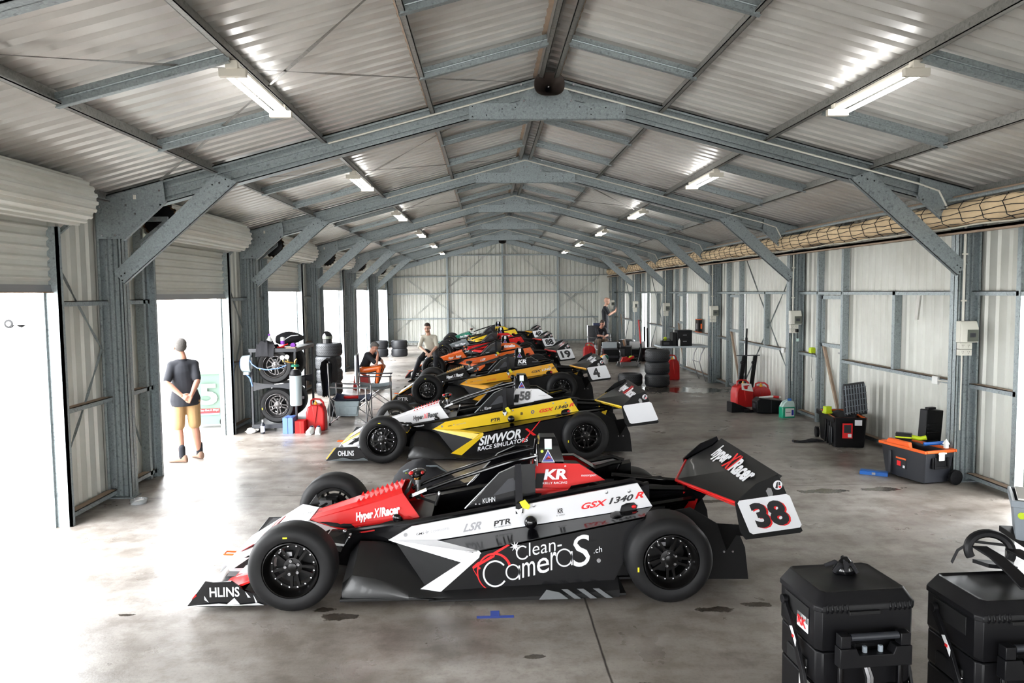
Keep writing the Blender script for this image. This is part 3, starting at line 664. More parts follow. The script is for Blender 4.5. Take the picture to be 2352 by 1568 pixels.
    def susp(s, front):
        def f():
            mb = MB()
            if front:
                for x, z0, z1 in ((-.18, .40, .42), (.2, .42, .42), (-.2, .22, .22), (.25, .22, .22)): mb.tube([(x, s*.15, z0), (0, s*.66, z1)], .012, 'blackmat', 8)
                mb.tube([(.05, s*.12, .46), (0, s*.6, .24)], .012, 'gloss', 8); mb.lathe([(.13, 0), (.13, s*.02)], (0, s*.62, .328), 'y', 'rim', 24)
                mb.box((0, s*.62, .328), (.1, .08, .26), 'rim'); mb.box((-.05, s*.60, .42), (.12, .1, .05), 'steel')
                mb.slab([(.08, s*.2, .42), (.35, s*.33, .45), (.28, s*.42, .30), (.1, s*.42, .36)], (0, -s, 0), .01, 'gloss')
                for x, z in ((.33, .39), (.3, .44)): mb.ball((x, s*.33, z), .018, 'chrome', 8, 6)
            else:
                for x, z0, z1 in ((2.55, .5, .45), (3.0, .48, .44), (2.5, .22, .2), (3.05, .22, .2)): mb.tube([(x, s*.1, z0), (2.82, s*.60, z1)], .014, 'gloss', 8)
                mb.box((2.82, s*.60, .328), (.1, .08, .28), 'rim')
                mb.tube([(2.45, s*.45, .50), (2.80, s*.56, .42)], .016, 'gloss'); mb.tube([(2.45, s*.5, .48), (2.60, s*.62, .25)], .006, 'steel', 6)
            return mb.build('suspension')
        return f
    for s in (-1, 1):
        for fr_ in (0, 1): shared(('susp', s, fr_), t, susp(s, fr_))
    # side bodywork
    bc = c['band']; ch = c['chevron']
    for s in (-1, 1):
        mb = MB()
        band = [(.67, .40), (.85, .505), (2.65, .82), (2.77, .63), (1.03, .39)]
        mb.prism(band, 'y', s*.436, s*.452, bc)
        if s < 0:
            yb = -.452
            mb.text('GMS', (.885, yb, .433), .062, .018, 'decb', ux=SL, bold=.01); mb.text('COMPOSITES', (1.00, yb, .452), .15, .018, 'decg', ux=SL)
            mb.lathe([(.016, 0), (.016, -.003), (0, -.003)], (.80, yb, .44), 'y', 'steel', 12); mb.text('+', (.955, yb, .442), .03, .03, 'decg', ux=SL)
            for st, x, z, w_, h, m_, sh in c['bandtext']: mb.text(st, (x, yb, z), w_, h, m_, ux=SL, shear=sh, bold=.03 if h > .03 else 0, off=.003)
            mb.prism([(2.51, .60), (2.52, .64), (2.56, .66), (2.62, .665), (2.65, .64), (2.64, .61), (2.60, .59), (2.54, .58)], 'y', yb, yb-.006, 'gloss'); mb.ball((2.62, yb-.01, .632), (.02, .01, .014), 'decr', 8, 6)
            for bx, bz in ((2.58, .755), (1.82, .655), (2.4, .75)): mb.lathe([(.013, 0), (.013, -.006), (0, -.008)], (bx, yb, bz), 'y', 'steel', 10)
            mb.ball((1.79, -.53, .545), (.052, .045, .052), 'gloss'); mb.tube([(1.79, -.45, .53), (1.79, -.52, .54)], .03, 'gloss')
        mb.build('side_band', t, bevel=.002)
        mb = MB()
        mb.slab([(.69, s*.45, .395), (1.36, s*.70, .38), (2.65, s*.70, .622), (2.77, s*.45, .628), (1.03, s*.45, .386)], (0, 0, -1), .012, 'gloss')
        mb.prism([(1.35, .385), (2.65, .625), (2.55, .40), (2.42, .13), (1.06, .05), (1.0, .05), (1.33, .33)], 'y', s*.688, s*.70, 'tub_black')
        mb.slab([(.72, s*.45, .38), (1.27, s*.69, .31), (1.0, s*.70, .07), (.85, s*.45, .2)], (0, -s, 0), .01, 'blackmat')
        for i in range(18):
            u = i/18; a = Vector((.76, s*.46, .385)).lerp(Vector((1.26, s*.694, .315)), u); b_ = a+Vector((.05, s*.004, -.12*(.25+.75*u)))
            mb.slab([a, a+Vector((.012, s*.006, -.001)), b_+Vector((.012, s*.006, 0)), b_], (0, s, 0), .004, 'dgrey')
        # chevron of colour round the inlet
        mb.slab([(.665, s*.453, .400), (1.035, s*.453, .391), (1.36, s*.702, .388), (1.385, s*.704, .375), (1.27, s*.704, .385)], (0, 0, 1), .005, ch)
        mb.slab([(.665, s*.453, .402), (1.385, s*.704, .388), (1.40, s*.706, .368), (1.27, s*.706, .295), (.78, s*.49, .375)], (0, s, 0), .005, ch)
        mb.prism([(1.27, .315), (1.34, .375), (1.37, .378), (1.392, .362), (1.385, .335), (1.06, .05), (.87, .06)], 'y', s*.706, s*.700, ch)
        mb.lathe([(.018, 0), (.018, -.003), (0, -.003)], (.94, -.707, .085), 'y', 'steel', 12) if s < 0 else None
        if s < 0: c['side'](mb)
        mb.build('side_pod', t, sharp=30)
    # cockpit sides, headrest, roll hoop
    for s in (-1, 1):
        mb = MB(); mb.prism([(1.27, .615), (1.33, .66), (1.55, .90), (1.70, .965), (1.84, .97), (1.84, .67), (1.5, .635)], 'y', s*.355, s*.365, 'gloss' if s > 0 else 'tub_black')
        mb.tube([(1.27, s*.362, .615), (1.55, s*.362, .90), (1.70, s*.362, .965)], .006, 'steel', 6)
        if s < 0:
            mb.prism([(1.50, .72), (1.62, .85), (1.66, .86), (1.72, .77), (1.5, .715)], 'y', -.366, -.368, 'dgrey')
            if c.get('driver'): mb.text(c['driver'], (1.415, -.366, .655), .10, .04, 'decw', ux=(1, 0, .15), off=.003)
            for x in (1.36, 1.39): mb.ball((x, -.367, .65), .011, 'chrome', 8, 6)
        mb.build('cockpit_side', t)
    def seatbelt():
        mb = MB(); mb.slab([(1.675, -.375, .97), (1.725, -.375, .975), (1.735, -.455, .66), (1.735, -.462, .60), (1.675, -.462, .595), (1.675, -.455, .65)], (0, -1, 0), .006, 'cloth')
        mb.slab([(1.705, -.468, .69), (1.75, -.468, .71), (1.79, -.468, .66), (1.775, -.468, .63), (1.73, -.468, .645)], (0, -1, 0), .012, 'yel')
        mb.slab([(1.685, -.47, .61), (1.66, -.47, .64), (1.70, -.47, .63), (1.73, -.47, .645), (1.725, -.47, .61), (1.705, -.47, .575)], (0, -1, 0), .003, 'decw')
        return mb.build('safety_strap')
    if c.get('strap', True): shared('belt', t, seatbelt)
    def seat():
        mb = MB(); mb.loft([[(x-.02, -w_, z), (x, 0, z-.05), (x-.02, w_, z), (x+.05, w_, z), (x+.07, 0, z), (x+.05, -w_, z)] for x, z, w_ in ((1.25, .16, .2), (1.5, .14, .24), (1.7, .3, .26), (1.83, .6, .26), (1.88, .85, .2))], 'blackmat')
        mb.tube([(1.72, -.10, .30), (1.74, -.09, .6), (1.86, -.08, .82)], .022, 'cloth', 6); mb.tube([(1.72, .10, .30), (1.74, .09, .6), (1.86, .08, .82)], .022, 'cloth', 6)
        return mb.build('seat')
    shared('seat', t, seat)
    mb = MB()
    mb.loft([[(1.86, -.17, .62), (2.16, -.17, .62), (2.16, .17, .62), (1.86, .17, .62)], [(1.865, -.15, .86), (2.12, -.15, .86), (2.12, .15, .86), (1.865, .15, .86)],
             [(1.89, -.115, 1.10), (2.045, -.115, 1.10), (2.045, .115, 1.10), (1.89, .115, 1.10)], [(1.90, -.09, 1.13), (2.03, -.09, 1.13), (2.03, .09, 1.13), (1.90, .09, 1.13)]], 'gloss')
    mb.flat([(0, 0), (.112, 0), (.056, .105)], (1.905, -.148, .93), 'decw', uy=(0, .15, 1), off=.005); mb.flat([(.010, .006), (.102, .006), (.056, .093)], (1.905, -.148, .93), 'blue', uy=(0, .15, 1), off=.007)
    mb.flat([(.03, .02), (.05, .045), (.058, .036), (.085, .028), (.062, .055), (.054, .046)], (1.905, -.148, .93), 'decr', uy=(0, .15, 1), off=.009)
    mb.flat([(0, 0), (.06, 0), (.06, .085), (0, .085)], (1.935, -.122, 1.035), 'decw', uy=(0, .15, 1), off=.005); mb.flat([(0, 0), (.06, 0), (.06, .012), (0, .012)], (1.935, -.122, 1.035), 'jug', uy=(0, .15, 1), off=.007)
    if c.get('dot'): mb.flat([(.013*cos(a*.7), .013*sin(a*.7)) for a in range(9)], (1.912, -.132, 1.02), 'lime', uy=(0, .15, 1), off=.009)
    mb.tube([(1.87, -.17, .66), (1.87, -.155, .98), (1.88, -.12, 1.08)], .014, 'gloss'); mb.tube([(1.87, .17, .66), (1.87, .155, .98), (1.88, .12, 1.08)], .014, 'gloss')
    for z in (1.0, .955): mb.lathe([(.012, 0), (.012, -.012)], (1.855, -.16, z), 'y', 'chrome', 8)
    mb.build('roll_hoop', t, bevel=.006)
    ec = c['cover']; mb = MB()
    for s in (-1, 1):
        pts = [(1.865, .93), (2.215, .925), (2.42, .80), (2.14, .755), (2.10, .68), (1.80, .645)]
        yy = [.165, .20, .26, .25, .25, .22]
        mb.slab([(x, s*y, z) for (x, z), y in zip(pts, yy)], (0, -s, 0), .01, ec if s < 0 else c.get('cover2', 'gloss'))
        mb.slab([(1.865, s*.165, .93), (2.215, s*.20, .925), (2.20, s*.10, .93), (1.90, s*.09, .94)], (0, 0, -1), .008, 'gloss')
        mb.slab([(2.215, s*.20, .925), (2.42, s*.26, .80), (2.40, s*.12, .80), (2.20, s*.10, .93)], (0, 0, -1), .008, 'gloss')
        mb.slab([(1.83, s*.238, .70), (1.84, s*.232, .735), (2.12, s*.252, .735), (2.10, s*.255, .69)], (0, s, 0), .012, ec if s < 0 else 'gloss')
    for st, x, y, z, w_, h, m_, sh in c['covertext']: mb.text(st, (x+.035, y-.028, z), w_*.96, h, m_, ux=(1, -.15, .05), uy=(0, .12, 1), shear=sh, bold=.04 if h > .04 else 0, off=.006)
    for bx, by, bz in ((1.84, -.22, .665), (2.09, -.255, .70), (2.1, -.185, .905)): mb.lathe([(.008, 0), (.008, -.012)], (bx, by, bz), 'y', 'steel', 8)
    mb.build('engine_cover', t, bevel=.003)
    def engine():
        mb = MB(); mb.b2(1.95, 2.45, -.21, .21, .12, .62, 'blackmat'); mb.b2(2.1, 2.6, -.16, .16, .2, .70, 'black'); mb.b2(2.5, 3.05, -.13, .13, .18, .45, 'blackmat')
        for y in (-.1, 0, .1): mb.tube([(2.1, y, .66), (2.3, y, .74), (2.4, y, .70)], .03, 'black')
        for s in (-1, 1):
            mb.tube([(2.05, s*.22, .70), (2.3, s*.28, .735), (2.58, s*.33, .80), (2.66, s*.33, .81)], .022, 'gloss'); mb.tube([(2.66, s*.33, .81), (2.60, s*.33, .70)], .012, 'gloss')
            mb.tube([(2.55, s*.2, .72), (3.25, s*.10, .665)], .028, 'gloss'); mb.tube([(2.6, s*.22, .55), (3.2, s*.12, .60)], .03, 'gloss')
            mb.lathe([(.07, 0), (.075, s*.06), (.07, s*.10), (.06, s*.10), (.058, s*.02), (0, s*.02)], (2.48, s*.47, .53), 'y', 'black', 18)
            mb.tube([(2.45, s*.4, .40), (2.75, s*.2, .42)], .05, 'blackmat')
            mb.slab([(2.55, s*.1, .74), (3.1, s*.09, .69), (3.12, s*.09, .6), (2.6, s*.1, .5)], (0, s, 0), .012, 'gloss')
        return mb.build('engine_bay')
    shared('eng', t, engine)
    for s in (-1, 1):
        mb = MB(); mb.tube([(.80, s*.14, .655), (.95, s*.145, .72), (1.15, s*.15, .79), (1.38, s*.155, .862), (1.6, s*.16, .93), (1.75, s*.16, .965), (1.87, s*.155, .99)], .0165, 'gloss', 10)
        if s < 0: mb.slab([(.83, -.158, .662), (.95, -.165, .712), (.945, -.165, .737), (.825, -.158, .688)], (0, -1, 0), .002, 'decw')
        mb.build('halo_bar', t)
    hc = c['wheelcol']; mb = MB()
    mb.ball((.86, 0, .825), (.075, .10, .035), 'gloss', X=Matrix.Rotation(-.15, 4, 'Y')); mb.ball((.815, -.05, .835), (.026, .03, .018), hc, 8, 6); mb.ball((.905, -.05, .84), (.018, .035, .014), hc, 8, 6)
    mb.lathe([(.02, .60), (.02, .82)], (.86, 0, 0), 'z', 'steel', 8); mb.tube([(.80, 0, .64), (1.02, -.2, .62)], .012, 'blackmat', 6); mb.lathe([(.03, .77), (.034, .80), (.02, .81)], (.86, 0, 0), 'z', 'gold', 14); mb.lathe([(.018, .73), (.018, .77)], (.86, 0, 0), 'z', 'gold', 12); mb.lathe([(.022, .62), (.022, .73)], (.86, 0, 0), 'z', 'steel', 12)
    mb.slab([(.76, -.12, .66), (.80, -.12, .70), (.80, .12, .70), (.76, .12, .66)], (0, 0, 1), .04, 'black'); mb.tube([(1.02, -.2, .60), (1.05, -.2, .68)], .012, 'blackmat', 6); mb.ball((1.055, -.2, .69), (.014, .014, .03), 'chrome', 8, 6)
    mb.build('steering_wheel', t)
    # rear wing
    mb = MB(); prof = []
    def wing(sy):
        rings = []
        for u in (0, .5, 1):
            y = sy*.72*u; xl = 3.08+.28*u
            rings.append([(xl, y, .715), (xl+.02, y, .735), (3.50, y, .80-.01*(1-u)), (3.62, y, .86), (3.70, y, .93), (3.71, y, .925), (3.63, y, .845), (3.50, y, .77), (xl+.02, y, .70)])
        return rings
    for s in (-1, 1):
        mb.loft(wing(s), 'carbon'); mb.tube([(3.078, 0, .718), (3.36, s*.72, .718)], .013, c['edge'], 10)
        mb.slab([(3.09, 0, .70), (3.36, s*.72, .70), (3.40, s*.72, .68), (3.14, 0, .68)], (0, 0, -1), .006, c['edge'])
    uy = (.80, 0, .62); ux = (0, -1, 0)
    def wt(st, y, w_, m_, h=.18, o=0): mb.text(st, (3.52+o*.8, y, .795+o*.62), w_, h, m_, ux=ux, uy=uy, bold=.045, off=.012)
    wt('hyper', .50, .36, 'decw', .19, -.02); wt('X1', .14, .16, c.get('x1', 'decr'), .18); wt('Racer', -.02, .44, 'decw', .16)
    mb.build('rear_wing', t, sharp=40)
    for s in (-1, 1):
        mb = MB(); y0, y1 = (-.755, -.74) if s < 0 else (.74, .755)
        mb.prism([(3.335, .735), (3.50, .875), (3.665, .945), (3.86, .505), (3.84, .49), (3.42, .445), (3.38, .5)], 'y', y0, y1, 'gloss' if s > 0 else 'blackmat')
        if s < 0:
            u = (1, 0, .125); v = (-.42, 0, 1); o_ = Vector((3.455, -.755, .485))
            U = Vector(u).normalized(); V = Vector(v).normalized(); W, H = .405, .285
            def cr(a, b): return (a, b)
            rr_ = .02; mb.flat([(rr_, 0), (W-rr_, 0), (W, rr_), (W, H-rr_), (W-rr_, H), (rr_, H), (0, H-rr_), (0, rr_)], o_, 'decw', ux=u, uy=v, off=.003)
            if c['num']:
                q = o_+U*.075+V*.04; wn = .26 if len(c['num']) > 1 else .14
                if c.get('redshadow'): mb.text(c['num'], q+U*.012-V*.008, wn, .21, 'decr', ux=u, uy=v, bold=.045, off=.004)
                mb.text(c['num'], q, wn, .21, 'decb', ux=u, uy=v, bold=.045, off=.006)
            mb.flat([(.036*cos(a*.42), .036*sin(a*.42)) for a in range(15)], (3.66, -.755, .865), 'decw', off=.003)
            mb.flat([(-.02, -.025), (.0, -.025), (.0, .028), (-.01, .02)], (3.66, -.755, .865), 'decb', off=.005); mb.flat([(.005, -.002), (.02, -.002), (.018, .022), (.005, .028)], (3.66, -.755, .865), 'decb', off=.005)
            mb.flat([(.004, -.008), (.028, -.008), (.022, -.026), (.008, -.02)], (3.66, -.755, .865), 'decr', off=.005)
            mb.prism([(3.57, .82), (3.585, .845), (3.61, .84), (3.625, .80), (3.62, .77), (3.595, .765)], 'y', -.757, -.755, 'steel')
        mb.build('rear_endplate', t, bevel=.003)
    def fender():
        mb = MB()
        for s in (-1, 1):
            mb.prism([(2.75, .58), (3.06, .63), (3.27, .50), (3.42, .44), (3.45, .42), (3.50, .30), (3.53, .04), (3.15, .05), (2.75, .10)], 'y', s*.50, s*.515, 'blackmat')
            mb.slab([(3.26, s*.51, .50), (3.36, s*.745, .56), (3.46, s*.745, .46), (3.42, s*.51, .40), (3.38, s*.51, .27), (3.34, s*.51, .27)], (1, 0, 0), .012, 'blackmat')
            for x in (3.33, 3.40): mb.lathe([(.008, 0), (.008, s*.01)], (x, s*.515, .27), 'y', 'steel', 8)
        mb.slab([(2.9, -.5, .06), (2.9, .5, .06), (3.5, .5, .2), (3.5, -.5, .2)], (0, 0, 1), .01, 'carbon')
        for y in (-.25, 0, .25): mb.slab([(2.95, y, .06), (3.5, y, .06), (3.5, y, .2)], (0, 1, 0), .008, 'carbon')
        return mb.build('diffuser')
    shared('fend', t, fender)
    mb = MB()
    for s in (-1, 1):
        mb.slab([(3.02, s*.08, .62), (3.35, s*.08, .76), (3.45, s*.08, .76), (3.30, s*.08, .60), (3.12, s*.08, .42), (3.0, s*.08, .42)], (0, s, 0), .012, 'gloss')
        mb.slab([(3.10, s*.095, .47), (3.18, s*.095, .58), (3.24, s*.095, .58), (3.2, s*.095, .47)], (0, s, 0), .004, c['edge'])
        mb.slab([(3.06, s*.095, .63), (3.12, s*.095, .68), (3.15, s*.095, .66), (3.10, s*.095, .61)], (0, s, 0), .004, c['edge'])
    mb.ball((3.12, 0, .50), (.02, .05, .025), 'decr', 8, 6)
    mb.build('wing_support', t)
    return t
GSX = [('GSX', 2.20, .613, .21, .05, 'decr', .3), ('1340', 2.42, .652, .20, .05, 'decb', .3), ('R', 2.63, .692, .07, .05, 'decr', .3)]
PTRT = [('PTR', 1.50, .492, .14, .044, 'decb', .1), ('THE TANDEM RACING', 1.50, .477, .14, .009, 'decb', 0)]
def arc(mb, cx, cz, rx, rz_, a0, a1, w0, w1, m_, y=-.70, off=.003, n=26):
    pts = []; inn = []
    for i in range(n+1):
        a = a0+(a1-a0)*i/n; w_ = w0+(w1-w0)*i/n
        pts.append((cx+rx*cos(a), cz+rz_*sin(a))); inn.append((cx+(rx-w_)*cos(a), cz+(rz_-w_)*sin(a)))
    for i in range(n): mb.flat([pts[i], pts[i+1], inn[i+1], inn[i]], (0, y, 0), m_, off=off)
def side38(mb):
    y = -.70; u = (1, 0, .19)
    def T(st, x, z, w_, h, m_='decw', sh=0, b=0): mb.text(st, (x, y, z), w_, h, m_, ux=u, shear=sh, bold=b, off=.003)
    arc(mb, 1.715, .365, .050, .056, R(50), R(330), .011, .011, 'decw')
    T('lean-', 1.765, .335, .255, .105, b=-.004)
    for i in range(8):
        a = i*pi/4+.2; mb.flat([(0, 0), (.012*cos(a+.5), .012*sin(a+.5)), (.042*cos(a), .042*sin(a)), (.012*cos(a-.5), .012*sin(a-.5))], (1.66, y, .415), 'decw', off=.004)
    arc(mb, 1.505, .205, .095, .105, R(40), R(325), .013, .013, 'decw')
    for cx, cz, r in ((1.64, .215, .056), (2.035, .318, .064)):
        arc(mb, cx, cz, r, r*1.12, 0, 2*pi, .011, .011, 'decw'); mb.flat([(cx+r-.012, cz-.06), (cx+r, cz-.058), (cx+r, cz+.05), (cx+r-.012, cz+.05)], (0, y, 0), 'decw', off=.003)
    T('m', 1.712, .168, .10, .115); T('e', 1.825, .192, .095, .12); T('r', 1.93, .222, .045, .14)
    T('S', 2.105, .235, .13, .245)
    T('.ch', 2.262, .345, .065, .045)
    arc(mb, 1.50, .22, .135, .15, R(20), R(255), .02, .006, 'decr')
    for q in ([(1.335, .243), (1.50, .335), (1.505, .352), (1.48, .35), (1.40, .30), (1.375, .30), (1.33, .262)], [(1.48, .34), (1.62, .425), (1.60, .43), (1.50, .375), (1.47, .352)], [(1.335, .243), (1.33, .262), (1.385, .165), (1.375, .17)]):
        mb.flat(q, (0, y, 0), 'decr')
    mb.flat([(.01*cos(a), .01*sin(a)) for a in range(6)], (1.385, y, .25), 'decr'); mb.lathe([(.016, 0), (.016, -.006), (0, -.006)], (2.30, -.70, .29), 'y', 'steel', 12)
def side58(mb):
    y = -.70; u = (1, 0, .18)
    mb.text('SIMWOR', (1.33, y, .20), .60, .13, 'decw', ux=u, shear=.25, bold=.03, off=.003); mb.text('RACE SIMULATORS', (1.31, y, .125), .72, .06, 'decw', ux=u, shear=.1, bold=.02, off=.003)
    mb.flat([(1.93, .24), (1.95, .235), (2.20, .545), (2.19, .548)], (0, y, 0), 'decr', off=.005); mb.flat([(1.98, .43), (2.01, .44), (2.14, .34), (2.09, .335)], (0, y, 0), 'decr', off=.005)
def side4(mb):
    mb.text('XI', (1.5, -.70, .2), .3, .16, 'decw', ux=(1, 0, .18), shear=.2, off=.003)
def side0(mb): pass
WBR = ('decw', 'decb', 'decw')
race_car('red, white and black single-seater number 38 nearest the camera', (-1.47, 6.2, 0), dict(
    nose='paintw', nose2='paintw', patch='red', flap='red', nosetext='exiles RACEWEAR', damaged=True, edge='red', fwtext='HLINS', cowl='red', cowl2='red', cowltext=(('decw', 'decw', 'decw'), 1),
    band='paintw', chevron='paintw', bandtext=GSX+PTRT+[('LSR', 1.255, .45, .15, .065, 'decg', .4), ('KR', 2.01, .585, .045, .04, 'decb', 0), ('kr colour', 2.0, .563, .07, .012, 'decb', 0)],
    side=side38, driver='KUHN', cover='red', cover2='red', covertext=[('KR', 1.885, -.185, .80, .20, .085, 'decw', .15), ('KELLY RACING', 1.875, -.195, .765, .21, .018, 'decw', .1), ('motorsport', 2.19, -.225, .825, .13, .022, 'decw', .2)],
    dot=True, wheelcol='redpl', num='38', redshadow=True))
race_car('yellow and black single-seater with 58 on its white engine cover, second from the camera', (-1.47, 10.93, 0), dict(
    nose='yellow', nose2='paintw', patch='paintw', flap='paintw', edge='yellow', fwtext='OHLINS', cowl='paintw', cowl2='paintw', cowltext=(('decb', 'decr', 'decb'), 1), teeth='redpl',
    band='yellow', chevron='yellow', bandtext=GSX+PTRT+[('B', 1.93, .585, .035, .04, 'decb', 0), ('O', 2.08, .60, .05, .05, 'blue', 0)],
    side=side58, driver='Klaver', cover='paintw', covertext=[('58', 1.89, -.185, .76, .17, .135, 'decb', .1), ('motorsport', 2.17, -.215, .82, .13, .02, 'decg', .2)], dot=False, wheelcol='redpl', num=''))
race_car('black and amber single-seater, plate number 4, third from the camera', (-1.27, 16.1, 0), dict(
    nose='amber', nose2='gloss', patch='greyp', flap='orange', edge='amber', fwtext='PTR', cowl='gloss', cowl2='tub_black', cowltext=(('decw', 'decg', 'decw'), 1), teeth='amber',
    band='amber', chevron='amber', bandtext=[('GSX', 2.20, .613, .21, .05, 'decb', .3), ('1340', 2.42, .652, .20, .05, 'decw', .3), ('R', 2.63, .692, .07, .05, 'decb', .3), ('MONGREL', 1.25, .455, .2, .03, 'decr', 0), ('K', 1.7, .525, .05, .04, 'decr', 0)],
    side=side4, driver='Jewell', cover='tub_black', covertext=[('KR', 1.885, -.185, .80, .20, .085, 'decw', .15), ('KELLY RACING', 1.875, -.195, .765, .21, .018, 'decw', .1), ('motorsport', 2.19, -.225, .825, .13, .022, 'decg', .2)], wheelcol='black', num='4', x1='decg'))
race_car('orange and black single-seater number 19, fourth from the camera', (-1.47, 20.75, 0), dict(
    nose='orange', nose2='gloss', patch='orange', flap='orange', edge='red', fwtext='eTHOS', cowl='orange', cowl2='orange', cowltext=(('decw', 'decb', 'decb'), 1),
    band='orange', chevron='orange', bandtext=[('LSR', 1.255, .45, .15, .065, 'decw', .4)], side=side0, driver='Layton', cover='orange', cover2='orange', covertext=[('timelio', 1.89, -.185, .80, .33, .085, 'decw', 0)], wheelcol='orpl', num='19', strap=True))
race_car('grey-nosed single-seater with red side panels, number 88, fifth from the camera', (-1.5, 25.75, 0), dict(
    nose='greyp', nose2='gloss', patch='greyp', flap='red', edge='red', fwtext='PTR', cowl='greyp', cowl2='greyp', cowltext=(('decw', 'decw', 'decw'), 1),
    band='red', chevron='red', bandtext=PTRT, side=side0, cover='red', cover2='red', covertext=[('motorsport', 1.95, -.19, .80, .3, .05, 'decw', .2)], wheelcol='redpl', num='88', strap=False))
race_car('green-nosed single-seater with yellow side panels, number 48, farthest from the camera', (-1.52, 30.75, 0), dict(
    nose='green', nose2='gloss', patch='green', flap='gloss', edge='amber', fwtext='PTR', cowl='green', cowl2='paintw', cowltext=(('decw', 'decw', 'decw'), 1),
    band='yellow', chevron='yellow', bandtext=PTRT, side=side0, cover='yellow', cover2='yellow', covertext=[('X1', 1.95, -.19, .80, .15, .06, 'decb', .2)], wheelcol='redpl', num='48', strap=False))
# ================================================================ fittings
def single(mb, name, label, cat, group=None, loc=None, rz=0, bevel=0, sharp=35):
    o = mb.build(name, None, bevel, sharp)
    if loc is not None: o.location = loc; o.rotation_euler = (0, 0, rz)
    return tag(o, label, cat, group)
SIDE = {-1: 'left', 1: 'right'}; NUM = ['nearest the camera', 'second from the camera', 'third from the camera', 'fourth from the camera', 'fifth from the camera', 'farthest from the camera']
LY = [6.28, 11.2, 16.1, 21.1, 26.1, 30.9]
proto = None
for s, x in ((-1, -1.86), (1, 3.30)):
    for i, y in enumerate(LY):
        lab = 'twin-tube strip light on the %s roof slope, %s' % (SIDE[s], NUM[i])
        if proto is None:
            t = thing('strip_light', lab, 'ceiling light', (x, y, 4.065), 0, 'strip lights under the roof purlins'); proto = t
            mb = MB(); mb.prism([(-.035, 0), (.035, 0), (.05, -.045), (-.05, -.045)], 'y', -.64, .64, 'lampbody'); mb.build('housing', t, bevel=.003)
            for e in (-1, 1):
                mb = MB(); mb.b2(-.045, .045, e*.64-.035, e*.64+.035, -.05, .02, 'lampbody'); mb.b2(-.10, .10, e*.635-.025, e*.635+.025, -.105, -.045, 'lampbody'); mb.build('lamp_holder', t, bevel=.004)
            for q in (-.062, .062): mb = MB(); mb.tube([(q, -.60, -.075), (q, .60, -.075)], .019, 'tube', 12); mb.build('tube', t)
        else:
            t = copy_tree(proto); t.location = (x, y, 4.065); t['label'] = lab
for k, yy, lab in ((0, fy(0)-.13, 'dark horn loudspeaker at the apex of the nearest whole frame'), (5, YE-.24, 'dark horn loudspeaker at the top of the end wall')):
    t = thing('horn_loudspeaker', lab, 'loudspeaker', (XM, yy, 4.64), 0, 'horn loudspeakers on the ridge')
    mb = MB(); rings = []
    for sc, y in ((.2, .05), (.3, -.02), (.55, -.12), (.85, -.2), (1, -.24), (1.03, -.24), (.98, -.22), (.5, -.10), (.16, 0)):
        rings.append([(.165*sc*(abs(cos(a))**.75)*(1 if cos(a) > 0 else -1), y, .125*sc*(abs(sin(a))**.75)*(1 if sin(a) > 0 else -1)) for a in [2*pi*i/28 for i in range(28)]])
    mb.loft(rings, 'horn'); mb.build('horn', t)
    mb = MB(); mb.ball((0, -.03, 0), (.035, .09, .035), 'black'); mb.ball((0, -.125, 0), .014, 'chrome', 8, 6); mb.build('driver_cone', t)
    mb = MB(); mb.box((0, .04, .1), (.05, .04, .12), 'galv'); mb.tube([(0, .0, 0), (0, .06, 0)], .06, 'dgrey', 14); mb.build('mounting_bracket', t)

# rolled canvas blind along the right eave
t = thing('rolled_blind', 'rolled beige canvas blind in black netting along the right eave', 'rolled blind', (5.47, 0, 3.19))
mb = MB(); rings = []
for i in range(120):
    y = 2.0+i*.2605; rg = []
    for j in range(20):
        a = 2*pi*j/20; rr = .125+.012*sin(3*a+i*.9)+.010*sin(i*1.3+5*a); rg.append((rr*.85*cos(a), y, rr*sin(a)*1.05+.012*sin(i*.7)))
    rings.append(rg)
mb.loft(rings, 'canvasb'); mb.build('canvas', t, sharp=70)
mb = MB(); y = 2.1
while y < 32.9:
    pts = [(-.145*cos(a)*.9, y+.10*(a/2.6)+.03*((j % 2)-.5), .145*sin(a)) for j, a in enumerate([-1.2, -.7, -.2, .3, .8, 1.3])]; mb.tube(pts, .0055, 'black', 4); y += .36
for a in (-.95, -.5, -.05, .45, .95): mb.tube([(-.14*cos(a)*.9, 2+i*.2, .14*sin(a)+.012*sin(i*1.9+a*5)) for i in range(155)], .005, 'black', 4)
mb.build('netting', t)
mb = MB(); mb.tube([(-.10, 2+i*.3, -.145-.018*abs(sin(i*.8))) for i in range(103)], .009, 'lampbody', 5); mb.build('cord', t)
mb = MB(); mb.b2(-.10, .16, 1.8, 33.1, -.215, -.185, 'wood'); mb.b2(-.10, -.06, 1.8, 33.1, -.235, -.185, 'wood'); mb.build('support_rail', t)
mb = MB(); mb.tube([(-.04, 1.8, .17), (-.04, 33.0, .17)], .022, 'galv'); mb.tube([(.05, 1.8, .20), (.05, 33.0, .20)], .03, 'wood'); mb.build('roller_tube', t)

